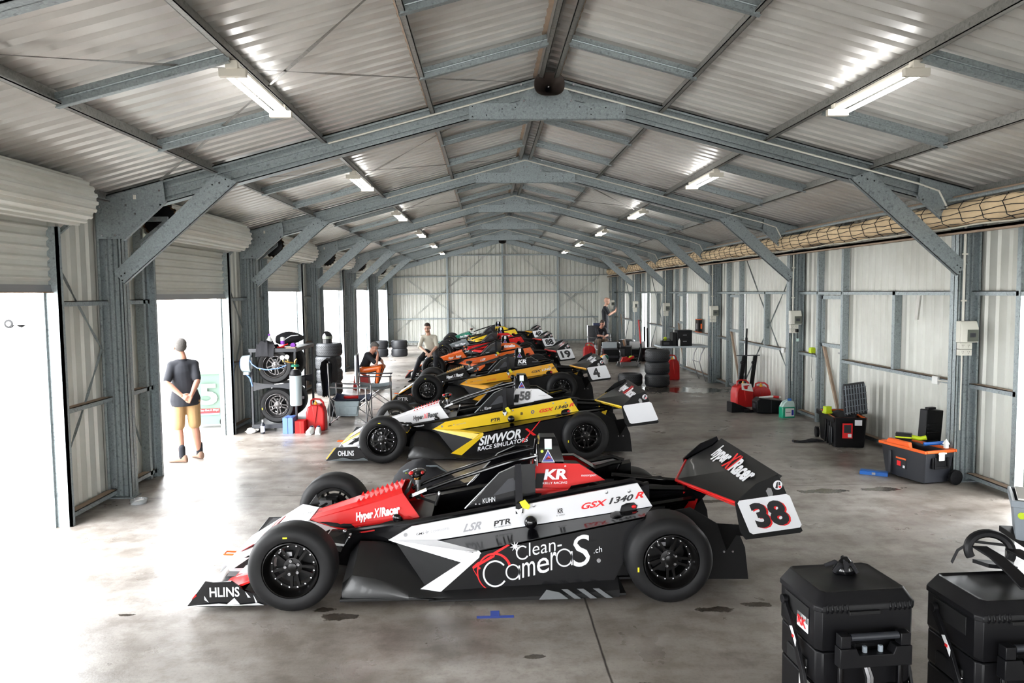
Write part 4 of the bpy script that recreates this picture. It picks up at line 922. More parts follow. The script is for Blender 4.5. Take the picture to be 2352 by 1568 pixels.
# switchboards on the right-hand columns
def dup(o, loc, label, rz=None):
    c = copy_tree(o); c.location = loc
    if rz is not None: c.rotation_euler = (0, 0, rz)
    c['label'] = label; return c
sb = thing('switchboard', 'cream switchboard with four-way outlets on the nearest right column', 'switchboard', (5.68, fy(0)-.105, 1.54), 0, 'switchboards on the right-hand columns')
mb = MB(); mb.b2(-.10, .10, -.06, .02, .155, .41, 'beige'); mb.prism([(-.06, .41), (-.10, .33), (-.10, .16), (-.06, .16)], 'x', -.10, .10, 'beige'); mb.build('cabinet', sb, bevel=.006)
mb = MB(); mb.b2(-.035, .095, -.106, -.10, .17, .31, 'window'); mb.b2(-.01, .06, -.108, -.106, .22, .27, 'dgrey'); mb.build('window_flap', sb, bevel=.003)
for z in (0, .078):
    mb = MB(); mb.b2(-.085, .06, -.045, .02, z, z+.072, 'beige')
    for px in (-.05, .02):
        for a, b_ in ((-.01, .04), (.01, .04), (0, .02)): mb.b2(px+a-.002, px+a+.002, -.047, -.045, z+b_, z+b_+.012, 'black')
    mb.build('power_outlet', sb, bevel=.004)
mb = MB(); mb.tube([(-.03, 0, .40), (-.03, 0, 1.55)], .014, 'beige', 10); mb.tube([(-.03, 0, 0), (-.03, 0, -.9)], .008, 'beige', 8)
for z in (.65, 1.2): mb.box((-.03, -.005, z), (.06, .02, .02), 'beige')
mb.build('conduit', sb)
for k, nm in ((1, 'second right column, with a black plug in it'), (2, 'third right column, beside the folding table'), (3, 'fourth right column'), (4, 'fifth right column')):
    dup(sb, (5.68, fy(k)-.105, 1.54), 'cream switchboard with outlets on the ' + nm)
dup(sb, (5.55, YE-.95, 1.54), 'cream switchboard in the far right corner behind the standing mechanic')
mb = MB(); mb.b2(-.02, .02, -.06, 0, 0, .06, 'black'); mb.tube([(0, -.04, 0), (.0, -.05, -.08), (.01, -.05, -.12)], .006, 'black', 6); mb.b2(-.02, .03, -.052, -.046, -.17, -.11, 'jug')
single(mb, 'power_plug', 'black plug with a pale blue tag in the second switchboard', 'plug', loc=(5.70, fy(1)-.155, 1.555), bevel=.003)
mb = MB(); mb.b2(-.04, .04, -.05, .05, 0, .085, 'lime'); mb.b2(-.03, .035, -.04, .04, .085, .10, 'lime'); mb.tube([(-.02, -.05, .02), (-.04, -.08, -.2), (-.03, -.05, -.42), (-.02, -.10, -.48), (-.03, -.04, -.5)], .004, 'black', 5)
single(mb, 'charger', 'lime green charger on the wall girt near the second switchboard', 'charger', loc=(5.80, 12.95, 1.205), bevel=.006)
for y, lab in ((9.25, 'white double socket on the lower girt beside the nearest right column'), (14.15, 'white double socket on the lower girt beside the second right column')):
    mb = MB(); mb.b2(-.03, 0, -.06, .06, -.05, .05, 'white'); mb.tube([(-.02, -.06, 0), (-.02, -.35, .02), (-.0, -.42, .03)], .01, 'beige', 6)
    single(mb, 'wall_socket', lab, 'socket', 'wall sockets on the lower girt', (5.78, y, 1.16), 0, .004)
mb = MB(); rings = [[(.0+.05*sin(i*.35)-.004*j, .02*i*.6-.06, 0-j*.04+.01*sin(i)) for i in range(9)] for j in range(9)]
mb.loft(rings, 'paper', cap=False, closed=False); mb.loft([[(x-.002, y, z) for x, y, z in r] for r in rings], 'paper', cap=False, closed=False)
single(mb, 'paper_sheet', 'curled white paper sheet hanging from the upper girt', 'paper', loc=(5.72, 9.62, 2.24))

# ================================================================ tyres
def flat_tyre(name, label, group, loc, r=.30, h=.30, src=None):
    mb = MB(); pf = [(.17, .03), (.20, .0), (.27, .005), (r-.008, .035), (r, .06), (r, h-.06), (r-.008, h-.035), (.27, h-.005), (.20, h), (.17, h-.03), (.165, h/2), (.17, .03)]
    mb.lathe(pf, (0, 0, 0), 'z', 'rubber2', 40); mb.f = [q for q in mb.f if len(q) == 4]; mb.m = mb.m[:len(mb.f)]
    for i in range(36):
        a = 2*pi*i/36
        for s in (-1, 1):
            X = Matrix.Rotation(a, 4, 'Z') @ Matrix.Rotation(s*.9, 4, 'X'); mb.box((r*cos(a), r*sin(a), h/2+s*.062), (.006, .008, .09), 'blackmat', X)
    for z in (h/2-.012, h/2+.012):
        mb.lathe([(r+.0005, z-.004), (r+.0012, z), (r+.0005, z+.004)], (0, 0, 0), 'z', 'blackmat', 40)
    mb.f = [q for q in mb.f if len(q) == 4]; mb.m = mb.m[:len(mb.f)]
    o = mb.build(name, sharp=30); o.location = loc; return tag(o, label, 'tyre', group)
ft = flat_tyre('tyre', 'treaded wet tyre at the bottom of the stack of four behind the navy chair', 'stack of four tyres behind the navy chair', (-3.72, 17.3, 0))
def tyre(loc, label, group):
    c = ft.copy(); COL.objects.link(c); c.location = loc; c.rotation_euler = (0, 0, random.random()*6); c['label'] = label; c['group'] = group
for i, w_ in enumerate(('second from the bottom of', 'third from the bottom of', 'topmost, under the helmet, of')):
    tyre((-3.72+.012*(-1)**i, 17.3+.01*i, .303*(i+1)), 'treaded tyre %s the four behind the navy chair' % w_, 'stack of four tyres behind the navy chair')
for x, q in ((-4.02, 'left-hand'), (-3.30, 'right-hand')):
    for i, w_ in enumerate(('lower', 'upper')): tyre((x, 27.6, .303*i), '%s treaded tyre in the %s pair by the far end wall' % (w_, q), 'tyre pairs by the far left corner')
for i, w_ in enumerate(('bottom', 'middle', 'top')): tyre((4.17, 17.95, .303*i), 'black treaded tyre, %s of the stack of three before the folding table' % w_, 'tyres before the folding table')
tyre((3.54, 18.15, 0), 'black treaded tyre lying alone left of the stack of three', 'tyres before the folding table')
tyre((4.27, 25.2, .303), 'dark tyre at the mechanic\'s feet, nearer the camera', 'tyres at the far right'); tyre((4.27, 25.2, 0), 'dark tyre underneath the one at the mechanic\'s feet', 'tyres at the far right')
tyre((5.0, 26.3, .303), 'dark tyre right of the mechanic by the wall, upper', 'tyres at the far right'); tyre((5.0, 26.3, 0), 'dark tyre right of the mechanic by the wall, lower', 'tyres at the far right')

# ================================================================ wheel trolley and what is on it
t = thing('wheel_trolley', 'black steel wheel trolley on castors beside the second roller door', 'trolley', (-3.67, 13.3, 0))
X0, X1, Ya, Yb, H = -.37, .37, -.62, .62, 1.42
for sx in (X0, X1):
    for yy in (Ya, Yb): mb = MB(); mb.box((sx, yy, .08+(H-.08)/2), (.035, .035, H-.08), 'dgrey'); mb.build('upright', t, bevel=.003)
mb = MB(); mb.b2(X0-.03, X1+.03, Ya-.03, Yb+.03, H-.03, H, 'dgrey'); mb.b2(X0-.03, X1+.03, Ya-.035, Ya-.02, H-.05, H+.012, 'dgrey'); mb.b2(X1+.02, X1+.035, Ya-.03, Yb+.03, H-.05, H+.012, 'dgrey'); mb.build('top_shelf', t)
mb = MB(); mb.b2(X0-.02, X1+.02, Ya-.02, Yb+.02, .09, .12, 'dgrey'); mb.b2(X0-.02, X1+.02, Ya-.03, Ya-.02, .06, .13, 'dgrey'); mb.build('bottom_shelf', t, bevel=.003)
arcp = [(X0+.74*i/12, .86-.045*sin(pi*i/12)) for i in range(13)]; arcb = [(X1-.74*i/12, .70+.06*sin(pi*i/12)) for i in range(13)]
for yy in (Ya, 0, Yb): mb = MB(); mb.prism(arcp+arcb, 'y', yy-.004, yy+.004, 'dgrey'); mb.build('cradle_plate', t)
for sx in (X0+.03, X1-.03):
    for yy in (Ya+.05, Yb-.05): mb = MB(); mb.lathe([(.0, -.018), (.045, -.018), (.05, 0), (.045, .018), (0, .018)], (sx, yy, .05), 'x', 'black', 16); mb.box((sx, yy, .075), (.05, .04, .05), 'steel'); mb.build('castor', t)
cw = mk_wheel('rear', .30, -1, 'rimgrey', r=.31)(); cw.name = 'spare_wheel'
def spare(o, loc, lab):
    o.location = loc; tag(o, lab, 'wheel', 'spare wheels on the trolley')
spots = [((-3.64, 12.86, .44), 'grey-rimmed racing wheel at the front of the trolley bottom shelf'), ((-3.66, 12.86, 1.13), 'racing wheel at the front of the trolley upper level, white lettered sidewall'),
         ((-3.64, 13.55, .44), 'racing wheel at the back of the trolley bottom shelf'), ((-3.66, 13.55, 1.13), 'racing wheel at the back of the trolley upper level')]
for i, (l_, lab) in enumerate(spots): spare(cw if i == 0 else copy_tree(cw), l_, lab)
t = thing('gas_cylinder', 'pale grey gas cylinder with gauges strapped to the trolley', 'gas cylinder', (-3.26, 12.52, .47))
mb = MB(); mb.lathe([(0, 0), (.085, 0), (.098, .015), (.098, .52), (.09, .56), (.06, .60), (.03, .62), (0, .62)], (0, 0, 0), 'z', 'cyl', 28); mb.build('bottle', t)
mb = MB(); mb.lathe([(.094, .50), (.101, .52), (.099, .56), (.066, .615), (.05, .61)], (0, 0, 0), 'z', 'black', 24); mb.b2(-.11, .11, .08, .12, .1, .14, 'steel'); mb.build('strap', t)
mb = MB(); mb.lathe([(.02, .60), (.02, .70), (.0, .70)], (0, 0, 0), 'z', 'gold', 12); mb.lathe([(.065, .66), (.07, .68), (.055, .70), (.03, .70)], (0, 0, 0), 'z', 'green', 20); mb.tube([(0, 0, .70), (0, 0, .76), (.03, 0, .79)], .012, 'gold'); mb.tube([(0, 0, .72), (-.10, -.02, .74), (-.16, -.02, .76)], .014, 'gold'); mb.build('regulator', t)
for dx, dz in ((-.12, .83), (-.20, .82)): mb = MB(); mb.lathe([(.036, 0), (.038, -.02), (0, -.022)], (dx, -.03, dz), 'y', 'white', 18); mb.tube([(dx, -.02, dz-.03), (dx+.01, -.02, dz-.08)], .007, 'gold', 6); mb.build('gauge', t)
t = thing('hose_reel', 'pale grey hose reel with blue side hung on the trolley corner', 'hose reel', (-4.12, 12.62, 1.14))
mb = MB(); rings = [[(x, .02+r_*cos(a)*.85, .04+r_*sin(a)) for a in [2*pi*i/20 for i in range(20)]] for x, r_ in ((-.07, .11), (-.06, .135), (.07, .15), (.09, .14))]; mb.loft(rings, 'cyl'); mb.box((.02, -.02, -.12), (.09, .08, .05), 'cyl'); mb.box((.1, .03, .05), (.03, .06, .2), 'steel'); mb.build('casing', t, bevel=.006)
mb = MB(); mb.lathe([(.105, -.075), (.11, -.07), (.09, -.078), (0, -.08)], (0, .02, .04), 'x', 'bluec', 20); mb.build('side_disc', t)
mb = MB(); mb.tube([(.08, -.05, .12), (.14, -.10, .04), (.24, -.14, -.02), (.40, -.16, -.05), (.60, -.14, -.03), (.72, -.12, .02)], .009, 'bluebox', 8); mb.tube([(.02, -.03, -.14), (.08, -.04, -.2), (.12, -.05, -.34)], .012, 'bluebox', 8); mb.build('hose', t)
TZ = 1.43
mb = MB(); rings = []
for i in range(10):
    u = i/9; rr = .04+.10*sin(pi*min(1, .15+.85*u)); cx = -.23+.46*u
    rings.append([(cx, 1.0*rr*cos(a)*1.5, .105+.03*u+rr*sin(a)*(1 if sin(a) > 0 else .75)) for a in [2*pi*j/16 for j in range(16)]])
mb.loft(rings, 'cloth'); mb.tube([(-.05, -.2, .12), (.08, -.24, .19), (.2, -.2, .2)], .008, 'decw', 5)
single(mb, 'tyre_bag', 'bulky black tyre bag lying on the back of the trolley top', 'bag', loc=(-3.55, 13.35, TZ), sharp=60)
mb = MB(); rings = []
for i in range(14):
    u = i/13; x = -.20+.30*u; d = .11 if u < .5 else .02
    rings.append([(x+.02*sin(j+i), -.25+.34*j/7+.01*sin(3*j+i), (-.14 if j == 0 else .0)+(.05+.06*sin(pi*u)+.02*sin(i*1.5+j))*(1 if 0 < j < 7 else .15)) for j in range(8)])
mb.loft(rings, 'cloth', cap=False, closed=False); mb.loft([[(x, y, z-.012) for x, y, z in r] for r in rings], 'cloth', cap=False, closed=False)
single(mb, 'jacket', 'black jacket draped over the front left of the trolley top', 'jacket', loc=(-3.75, 12.85, TZ+.01), sharp=70)
mb = MB(); mb.lathe([(0, 0), (.055, 0), (.06, .02), (.06, .11), (.03, .16), (.018, .18), (.018, .20), (0, .20)], (0, 0, 0), 'z', 'white', 18); mb.lathe([(.02, .195), (.02, .225), (0, .23)], (0, 0, 0), 'z', 'purple', 12)
single(mb, 'squeeze_bottle', 'white squeeze bottle with purple cap standing behind the jacket', 'bottle', loc=(-3.86, 13.15, TZ))
mb = MB(); mb.lathe([(0, 0), (.036, 0), (.036, .17), (.03, .18), (0, .185)], (0, 0, 0), 'z', 'white', 18); mb.lathe([(.0365, .06), (.0365, .12)], (0, 0, 0), 'z', 'purple', 18)
single(mb, 'spray_can', 'white and purple can standing on the trolley top', 'can', loc=(-3.55, 12.86, TZ))
mb = MB(); mb.lathe([(0, 0), (.04, 0), (.04, .10), (.022, .10), (.022, .02), (0, .02)], (0, 0, .04), 'y', 'purple', 18)
single(mb, 'tape_roll', 'purple roll lying on the trolley top', 'roll', loc=(-3.38, 12.86, TZ))
mb = MB(); mb.tube([(-.09, 0, .015), (-.02, .02, .02), (.03, 0, .05), (.09, .03, .07)], .012, 'redpl'); mb.tube([(-.09, .04, .012), (-.02, .02, .02), (.02, .05, .015)], .012, 'redpl')
single(mb, 'pliers', 'red-handled tool lying at the front of the trolley top', 'tool', loc=(-3.52, 12.72, TZ))
mb = MB(); mb.b2(-.08, .08, -.06, .06, 0, .02, 'wood'); mb.b2(-.075, .075, -.055, .055, .003, .017, 'paper')
single(mb, 'notebook', 'small tan notebook at the front right of the trolley top', 'book', loc=(-3.36, 12.70, TZ), bevel=.002)

def helmet(name, label, loc, rz, m1, m2, extra=None):
    t = thing(name, label, 'helmet', loc, rz, None)
    mb = MB(); mb.ball((0, 0, .145), (.125, .15, .135), m1, 22, 14); mb.loft([[(.115*cos(a), .14*sin(a), z) for a in [2*pi*i/20 for i in range(20)]] for z in (0, .09)], m1)
    if extra:
        for i, m_ in enumerate(extra): mb.ball((.03*(-1)**i, .04-.05*i, .175+.012*i), (.11, .09, .10), m_, 14, 8)
    mb.build('shell', t)
    mb = MB(); rings = [[((.128)*sin(a), -.152*cos(a), z) for a in [-1.2+2.4*i/12 for i in range(13)]] for z in (.10, .13, .165)]
    mb.loft(rings, m2, cap=False, closed=False); mb.loft([[(x*.97, y*.97, z) for x, y, z in r] for r in rings], m2, cap=False, closed=False); mb.build('visor', t); return t
helmet('racing_helmet', 'dark glossy helmet on top of the stack of four tyres', (-3.74, 17.25, 1.21), .5, 'gloss', 'window')
helmet('racing_helmet', 'orange, green and white racing helmet on the floor at the far right', (3.80, 23.8, .0), 2.4, 'paintw', 'window', ('amber', 'green', 'orange'))

def jerry(label, loc, rz, w_=.34, h=.44, paper=False, src=[None]):
    t = thing('jerry_can', label, 'jerry can', loc, rz, 'red plastic fuel cans')
    mb = MB(); prof = [(-.5, .02), (-.48, 0), (.48, 0), (.5, .02), (.5, .62), (.42, .80), (.22, .90), (-.22, .90), (-.42, .80), (-.5, .62)]
    pr = [(a*w_, b_*h) for a, b_ in prof]; mb.loft([[(x*q, y, z*(1 if q == 1 else .985)) for x, z in pr] for y, q in ((-.12, .86), (-.10, 1), (.10, 1), (.12, .86))], 'redpl')
    mb.prism([(-.05, h*.88), (.05, h*.88), (0, h*.25)], 'y', -.14, -.11, 'redpl'); mb.build('tank', t, bevel=.012)
    mb = MB(); mb.tube([(-w_*.30, 0, h*.86), (-w_*.28, 0, h*1.02), (-w_*.12, 0, h*1.08), (w_*.2, 0, h*1.06), (w_*.36, 0, h*.95), (w_*.40, 0, h*.78)], .018, 'redpl'); mb.build('handle', t)
    mb = MB(); mb.lathe([(.03, 0), (.03, .04), (.015, .05), (.012, .08), (0, .08)], (-w_*.02, -.04, h*.88), 'z', 'amber', 14); mb.build('cap', t)
    if paper:
        mb = MB(); mb.slab([(-.10, -.145, h*.72), (.16, -.15, h*.62), (.14, -.10, h*.93), (-.08, -.10, h*.98)], (0, -1, .3), .003, 'paper'); mb.build('paper_label', t)
    return t
jerry('red fuel can on the floor right of the wheel trolley', (-2.98, 12.78, 0), 0, .32, .50)
jerry('red fuel can with white paper on it, against the right wall', (5.10, 14.55, 0), .25, .40, .50, True)
jerry('red fuel can behind the black carry case at the right wall', (5.56, 14.75, 0), -.2, .36, .42)
jerry('red fuel can at the far right beside the seated person', (3.55, 25.6, 0), 0, .42, .50)
jerry('red fuel can under the folding table', (4.85, 19.2, 0), .3, .36, .60)
mb = MB(); mb.b2(-.085, .085, -.12, .12, 0, .27, 'bluebox'); mb.b2(-.006, .002, -.122, -.118, 0, .27, 'navy'); mb.prism([(-.085, .27), (-.05, .285), (0, .27), (.05, .285), (.085, .27)], 'y', -.12, .12, 'bluebox')
single(mb, 'carton', 'blue carton standing in front of the trolley', 'box', 'cartons in front of the trolley', (-3.39, 12.55, 0), 0, .003)
mb = MB(); mb.b2(-.075, .075, -.11, .11, 0, .21, 'redpl'); mb.b2(.01, .018, -.112, -.108, 0, .21, 'rust')
single(mb, 'carton', 'shorter red carton right of the blue one', 'box', 'cartons in front of the trolley', (-3.20, 12.55, 0), 0, .003)
for i, (x, lab) in enumerate(((-3.01, 'left grey and white trainer in front of the red fuel can'), (-2.88, 'right grey and white trainer in front of the red fuel can'))):
    t = thing('trainer', lab, 'shoe', (x, 12.42, 0), .15 if i else -.05, 'pair of trainers')
    mb = MB(); mb.loft([[(w_*cos(a), y, .05+zz*sin(a) if sin(a) > 0 else .022+.022*sin(a)) for a in [2*pi*k/12 for k in range(12)]] for y, w_, zz in ((-.14, .03, .02), (-.12, .045, .03), (-.03, .05, .04), (.04, .045, .065), (.12, .042, .07), (.14, .03, .05))], 'sneak'); mb.build('upper', t)
    mb = MB(); mb.ball((0, .07, .105), (.028, .05, .018), 'navy', 12, 6); mb.build('opening', t)
    mb = MB(); mb.prism([(-.045, -.14), (.045, -.14), (.055, -.02), (.045, .14), (-.045, .14), (-.055, -.02)], 'z', 0, .025, 'paintw'); mb.build('sole', t, bevel=.006)
mb = MB(); mb.lathe([(0, 0), (.034, 0), (.036, .01), (.036, .15), (.02, .18), (.012, .20), (0, .205)], (0, 0, 0), 'z', 'dgrey', 16); mb.lathe([(.0365, .03), (.0365, .13)], (0, 0, 0), 'z', 'white', 16); mb.lathe([(.014, .19), (.012, .235), (0, .24)], (0, 0, 0), 'z', 'white', 10)
single(mb, 'oil_bottle', 'small black and white bottle on the floor before the trolley', 'bottle', loc=(-3.83, 12.5, 0))
mb = MB(); rings = [[(.11*(1-.5*abs(u))*cos(a)*(1+.2*sin(3*a+u*5)), .09*u+.05*sin(a), max(.004, .035*sin(a)+.03+.012*sin(u*9))) for a in [2*pi*i/12 for i in range(12)]] for u in (-1, -.6, -.2, .2, .6, 1)]; mb.loft(rings, 'rag')
single(mb, 'rag', 'crumpled dirty white rag on the floor left of the trolley', 'rag', loc=(-4.05, 12.62, 0))
mb = MB(); rings = [[(.28*s_*cos(a), .2*s_*sin(a), z+.02*sin(4*a)*(z > .05)) for a in [2*pi*i/14 for i in range(14)]] for s_, z in ((.9, 0), (1, .1), (.85, .25), (.5, .36), (.15, .38))]; mb.loft(rings, 'cloth')
single(mb, 'kit_bag', 'slumped black kit bag on the floor behind the red fuel can', 'bag', loc=(-2.85, 14.25, 0), sharp=60)

# folding camp chairs (facing +x)
def camp_chair(label, loc, rz, fab, fab2, pocket=True, sc=1.0):
    t = thing('camping_chair', label, 'camping chair', loc, rz, 'folding camping chairs')
    def tb(name, pts, r=.011, m_='steel'): mb = MB(); mb.tube(pts, r, m_, 8); mb.build(name, t)
    W = .30; xb, xf = -.30, .34
    for y in (-W, W):
        tb('leg', [(xb-.02, y, 0), (xb-.01, y, .5), (xb-.03, y, 1.12)], .012); tb('leg', [(xf, y, 0), (xf-.01, y, .66)], .012)
        tb('brace', [(xb-.02, y, .03), (xf-.01, y, .50)], .009); tb('brace', [(xf, y, .03), (xb, y, .50)], .009)
        mb = MB(); mb.slab([(xb, y-.03, .68), (xb+.2, y-.035, .665), (xf+.02, y-.04, .66), (xf+.02, y+.04, .66), (xb, y+.03, .68)], (0, 0, 1), .012, fab2); mb.tube([(xb-.02, y-.035, .70), (xb+.3, y-.045, .675), (xf+.03, y-.035, .68), (xf+.03, y+.035, .68)], .009, 'steel', 6); mb.build('armrest', t)
        for x in (xb-.02, xf): mb = MB(); mb.lathe([(.022, 0), (.022, .02), (.014, .05)], (x, y, 0), 'z', 'black', 12); mb.build('foot', t)
    tb('brace', [(xf, -W, .03), (xf-.01, W, .50)], .009); tb('brace', [(xf, W, .03), (xf-.01, -W, .50)], .009); tb('brace', [(xb, -W, .03), (xb, W, .50)], .009); tb('brace', [(xb, W, .03), (xb, -W, .50)], .009)
    mb = MB(); n = 9; g = []
    for i in range(n):
        u = i/(n-1); x = xb+(xf-xb)*u; g.append([(x, -W+2*W*j/(n-1), .50-.085*sin(pi*j/(n-1))-.05*sin(pi*u*.8)+.02*u) for j in range(n)])
    mb.loft(g, fab, cap=False, closed=False); mb.loft([[(x, y, z-.008) for x, y, z in r] for r in g], fab, cap=False, closed=False)
    for r in (g[0], g[-1]): mb.tube(r, .012, fab, 6)
    mb.build('seat', t, sharp=70)
    mb = MB(); g = [[(xb-.03-.05*sin(pi*j/(n-1))*(1 if i else .5), -W+2*W*j/(n-1), .50+.58*i/(n-1)) for j in range(n)] for i in range(n)]
    mb.loft(g, fab2, cap=False, closed=False); mb.loft([[(x-.01, y, z) for x, y, z in r] for r in g], fab, cap=False, closed=False); mb.tube(g[-1], .012, fab, 6); mb.build('backrest', t, sharp=70)
    if pocket:
        mb = MB(); mb.slab([(-.22, -W-.02, .44), (.22, -W-.02, .44), (.20, -W-.035, .18), (-.16, -W-.035, .18), (-.19, -W-.03, .2)], (0, -1, 0), .05, 'canvas')
        mb.slab([(-.12, -W-.08, .36), (.20, -W-.08, .36), (.18, -W-.085, .21), (-.12, -W-.085, .21)], (0, -1, 0), .012, 'canvas'); mb.build('side_pocket', t, bevel=.01)
    return t
camp_chair('navy camping chair with a grey side pocket, black jacket over its back', (-2.52, 13.45, 0), 0, 'navy', 'canvas')
mb = MB(); rings = []
for i in range(13):
    u = i/12; a = [(-.10, .62-.0), (-.09, .75)]; z = -.55+.58*u if u < .6 else (-.2+(u-.6)*.0); 
    pts_ = [(-.11, -.62), (-.12, -.5), (-.13, -.36), (-.12, -.22), (-.11, -.08), (-.08, .02), (-.03, .065), (.03, .05), (.07, -.02), (.085, -.12), (.09, -.22), (.085, -.3), (.08, -.36)][i]
    rings.append([(pts_[0]+.02*sin(j*1.7+i), (-.26+.52*j/8)*(1-.2*(i < 3)), pts_[1]+.02*sin(j*.9)) for j in range(9)])
mb.loft(rings, 'cloth', cap=False, closed=False); mb.loft([[(x*.82+.0, y*.97, z-.012) for x, y, z in r] for r in rings], 'cloth', cap=False, closed=False)
single(mb, 'jacket', 'black jacket hung over the back of the navy camping chair', 'jacket', loc=(-2.87, 13.45, 1.12), sharp=70)
mb = MB(); mb.box((0, 0, .02), (.14, .10, .03), 'redpl'); mb.tube([(-.1, .05, .02), (.12, .08, .03), (.22, .02, .05)], .02, 'cloth'); mb.ball((.2, -.02, .04), (.04, .03, .03), 'paintw')
mb = MB(); mb.loft([[(x, r_*cos(a), .035+.03*sin(a)) for a in [2*pi*i/10 for i in range(10)]] for x, r_ in ((-.13, .02), (-.08, .06), (0, .07), (.08, .05), (.13, .015))], 'redpl')
single(mb, 'glove', 'red and black glove lying on the navy chair seat', 'glove', loc=(-2.5, 13.42, .435))
camp_chair('grey camping chair behind the navy one, nearer the crouching man', (-2.35, 15.2, 0), .1, 'canvas', 'navy', False)
camp_chair('black and red camping chair at the far right with a seated person', (4.05, 26.6, 0), -1.2, 'cloth', 'cloth', False)
camp_chair('navy camping chair beyond the standing mechanic', (4.47, 28.7, 0), -1.6, 'navy', 'navy', False)

# ================================================================ right-hand side
t = thing('folding_table', 'grey folding table with curved legs at the right wall', 'table', (5.03, 18.97, 0))
mb = MB(); mb.b2(-.62, .62, -.40, .40, .885, .925, 'lgrey'); mb.build('tabletop', t, bevel=.006)
for x in (-.42, .42):
    mb = MB()
    for y in (-.3, .3): mb.tube([(x+.12, y, .88), (x+.02, y, .70), (x-.02, y, .5), (x+.04, y, .3), (x+.15 if x > 0 else x-.15, y, 0)], .013, 'steel', 8)
    mb.tube([(x-.02, -.3, .5), (x-.02, .3, .5)], .01, 'steel', 6); mb.tube([(x+.1, -.3, .86), (x+.1, .3, .86)], .01, 'steel', 6); mb.build('leg', t)
t = thing('drawer_unit', 'black two-drawer tool chest on the folding table', 'tool chest', (5.05, 18.84, .925))
mb = MB(); mb.b2(-.19, .19, -.16, .16, 0, .40, 'black'); mb.b2(-.30, -.20, -.12, .16, 0, .34, 'blackmat'); mb.build('body', t, bevel=.006)
for z in (.05, .21): mb = MB(); mb.b2(-.16, .16, -.172, -.16, z, z+.13, 'blackmat'); mb.b2(-.05, .05, -.178, -.172, z+.06, z+.075, 'steel'); mb.build('drawer', t, bevel=.003)
mb = MB(); mb.b2(-.14, .14, -.09, .09, 0, .13, 'black'); mb.b2(-.10, .05, -.095, -.09, .03, .10, 'dgrey'); mb.tube([(-.1, 0, .13), (-.08, 0, .17), (.08, 0, .17), (.1, 0, .13)], .01, 'black')
single(mb, 'power_supply', 'black boxy power unit left of the drawer chest on the table', 'power unit', loc=(4.62, 18.84, .925), bevel=.006)
mb = MB(); mb.lathe([(0, 0), (.028, 0), (.028, .14), (.012, .17), (.01, .19), (0, .19)], (0, 0, 0), 'z', 'white', 14); single(mb, 'spray_can', 'slim white can at the front edge of the folding table', 'can', loc=(4.90, 18.64, .925))
mb = MB(); mb.lathe([(0, 0), (.05, 0), (.055, .08), (.02, .12), (0, .12)], (0, 0, 0), 'z', 'bluec', 14); mb.ball((0, 0, .16), (.05, .05, .05), 'lime', 10, 8); single(mb, 'tape_measure', 'blue and lime gadget behind the power unit on the table', 'tool', loc=(4.66, 19.15, .925))
t = thing('tool_case', 'open black tool case with red edges leaning on the wall girt above the table', 'tool case', (5.80, 20.0, 1.195))
mb = MB(); mb.b2(-.06, .04, -.15, .15, 0, .36, 'black'); mb.b2(-.062, .042, -.155, .155, -.0, .02, 'orpl'); mb.b2(-.062, .042, -.155, .155, .34, .36, 'orpl'); mb.b2(.0, .04, -.165, -.15, .1, .24, 'orpl'); mb.build('shell', t, bevel=.006)
mb = MB(); mb.b2(-.065, -.06, -.05, .05, .08, .24, 'steel'); mb.build('insert', t)
# support stands
for i, (x, lab) in enumerate(((5.42, 'left black folding pit stand leaning on the right wall'), (5.66, 'right black folding pit stand leaning on the right wall, tall pole beside it'))):
    t = thing('pit_stand', lab, 'stand', (x, 15.45, 0), 0, 'pit stands leaning on the right wall')
    for j in range(3):
        mb = MB(); mb.box((-.05+.05*j+.0, .06*j, .46), (.028, .03, .96), 'black', Matrix.Rotation(.12, 4, 'Y')); mb.build('strut', t)
    mb = MB(); mb.box((-.0, 0, .95), (.26, .04, .02), 'dgrey'); mb.ball((-.02, -.03, .80), .04, 'black', 10, 8); mb.build('cross_bar', t)
mb = MB(); mb.tube([(-.06, 0, 0), (.05, .25, 1.30)], .028, 'black', 10); mb.tube([(.05, .25, 1.30), (.07, .28, 1.50)], .018, 'black', 10); single(mb, 'pole', 'tall black telescopic pole leaning behind the pit stands', 'pole', loc=(5.60, 15.62, 0))
t = thing('carry_case', 'black carry case on the floor in front of the red cans', 'carry case', (5.33, 13.75, 0), 0)
mb = MB(); mb.loft([[(x, y, z) for x, z in ((-.26, .02), (.22, 0), (.26, .05), (.26, .24), (.1, .26), (-.2, .30), (-.27, .24))] for y in (-.14, .14)], 'black'); mb.build('body', t, bevel=.015)
mb = MB(); mb.b2(-.275, -.26, -.06, .06, .10, .18, 'dgrey'); mb.b2(.0, .01, -.145, .145, .02, .26, 'dgrey'); mb.build('latch', t)
mb = MB(); mb.tube([(-.18, 0, .02), (.05, .02, .03), (.1, .02, .03)], [.018, .022, .022], 'white', 10); mb.tube([(.1, .02, .03), (.2, .0, .02)], .026, 'redpl', 10); mb.tube([(.2, 0, .02), (.24, 0, .02)], .02, 'white', 8); single(mb, 'grease_gun', 'white and red sealant tube lying on the black carry case', 'tube', loc=(5.33, 13.75, .275))
t = thing('ramp', 'small black wheel ramp on the floor before the red cans', 'ramp', (4.83, 13.95, 0), .15)
mb = MB(); mb.prism([(-.2, 0), (.2, 0), (.2, .05), (-.16, .20), (-.2, .20)], 'y', -.1, .1, 'black'); mb.build('wedge', t, bevel=.006); mb = MB(); mb.b2(.05, .3, -.16, -.1, 0, .05, 'black'); mb.lathe([(.03, -.02), (.03, .02)], (.1, -.14, .03), 'x', 'black', 10); mb.build('side_block', t, bevel=.004)
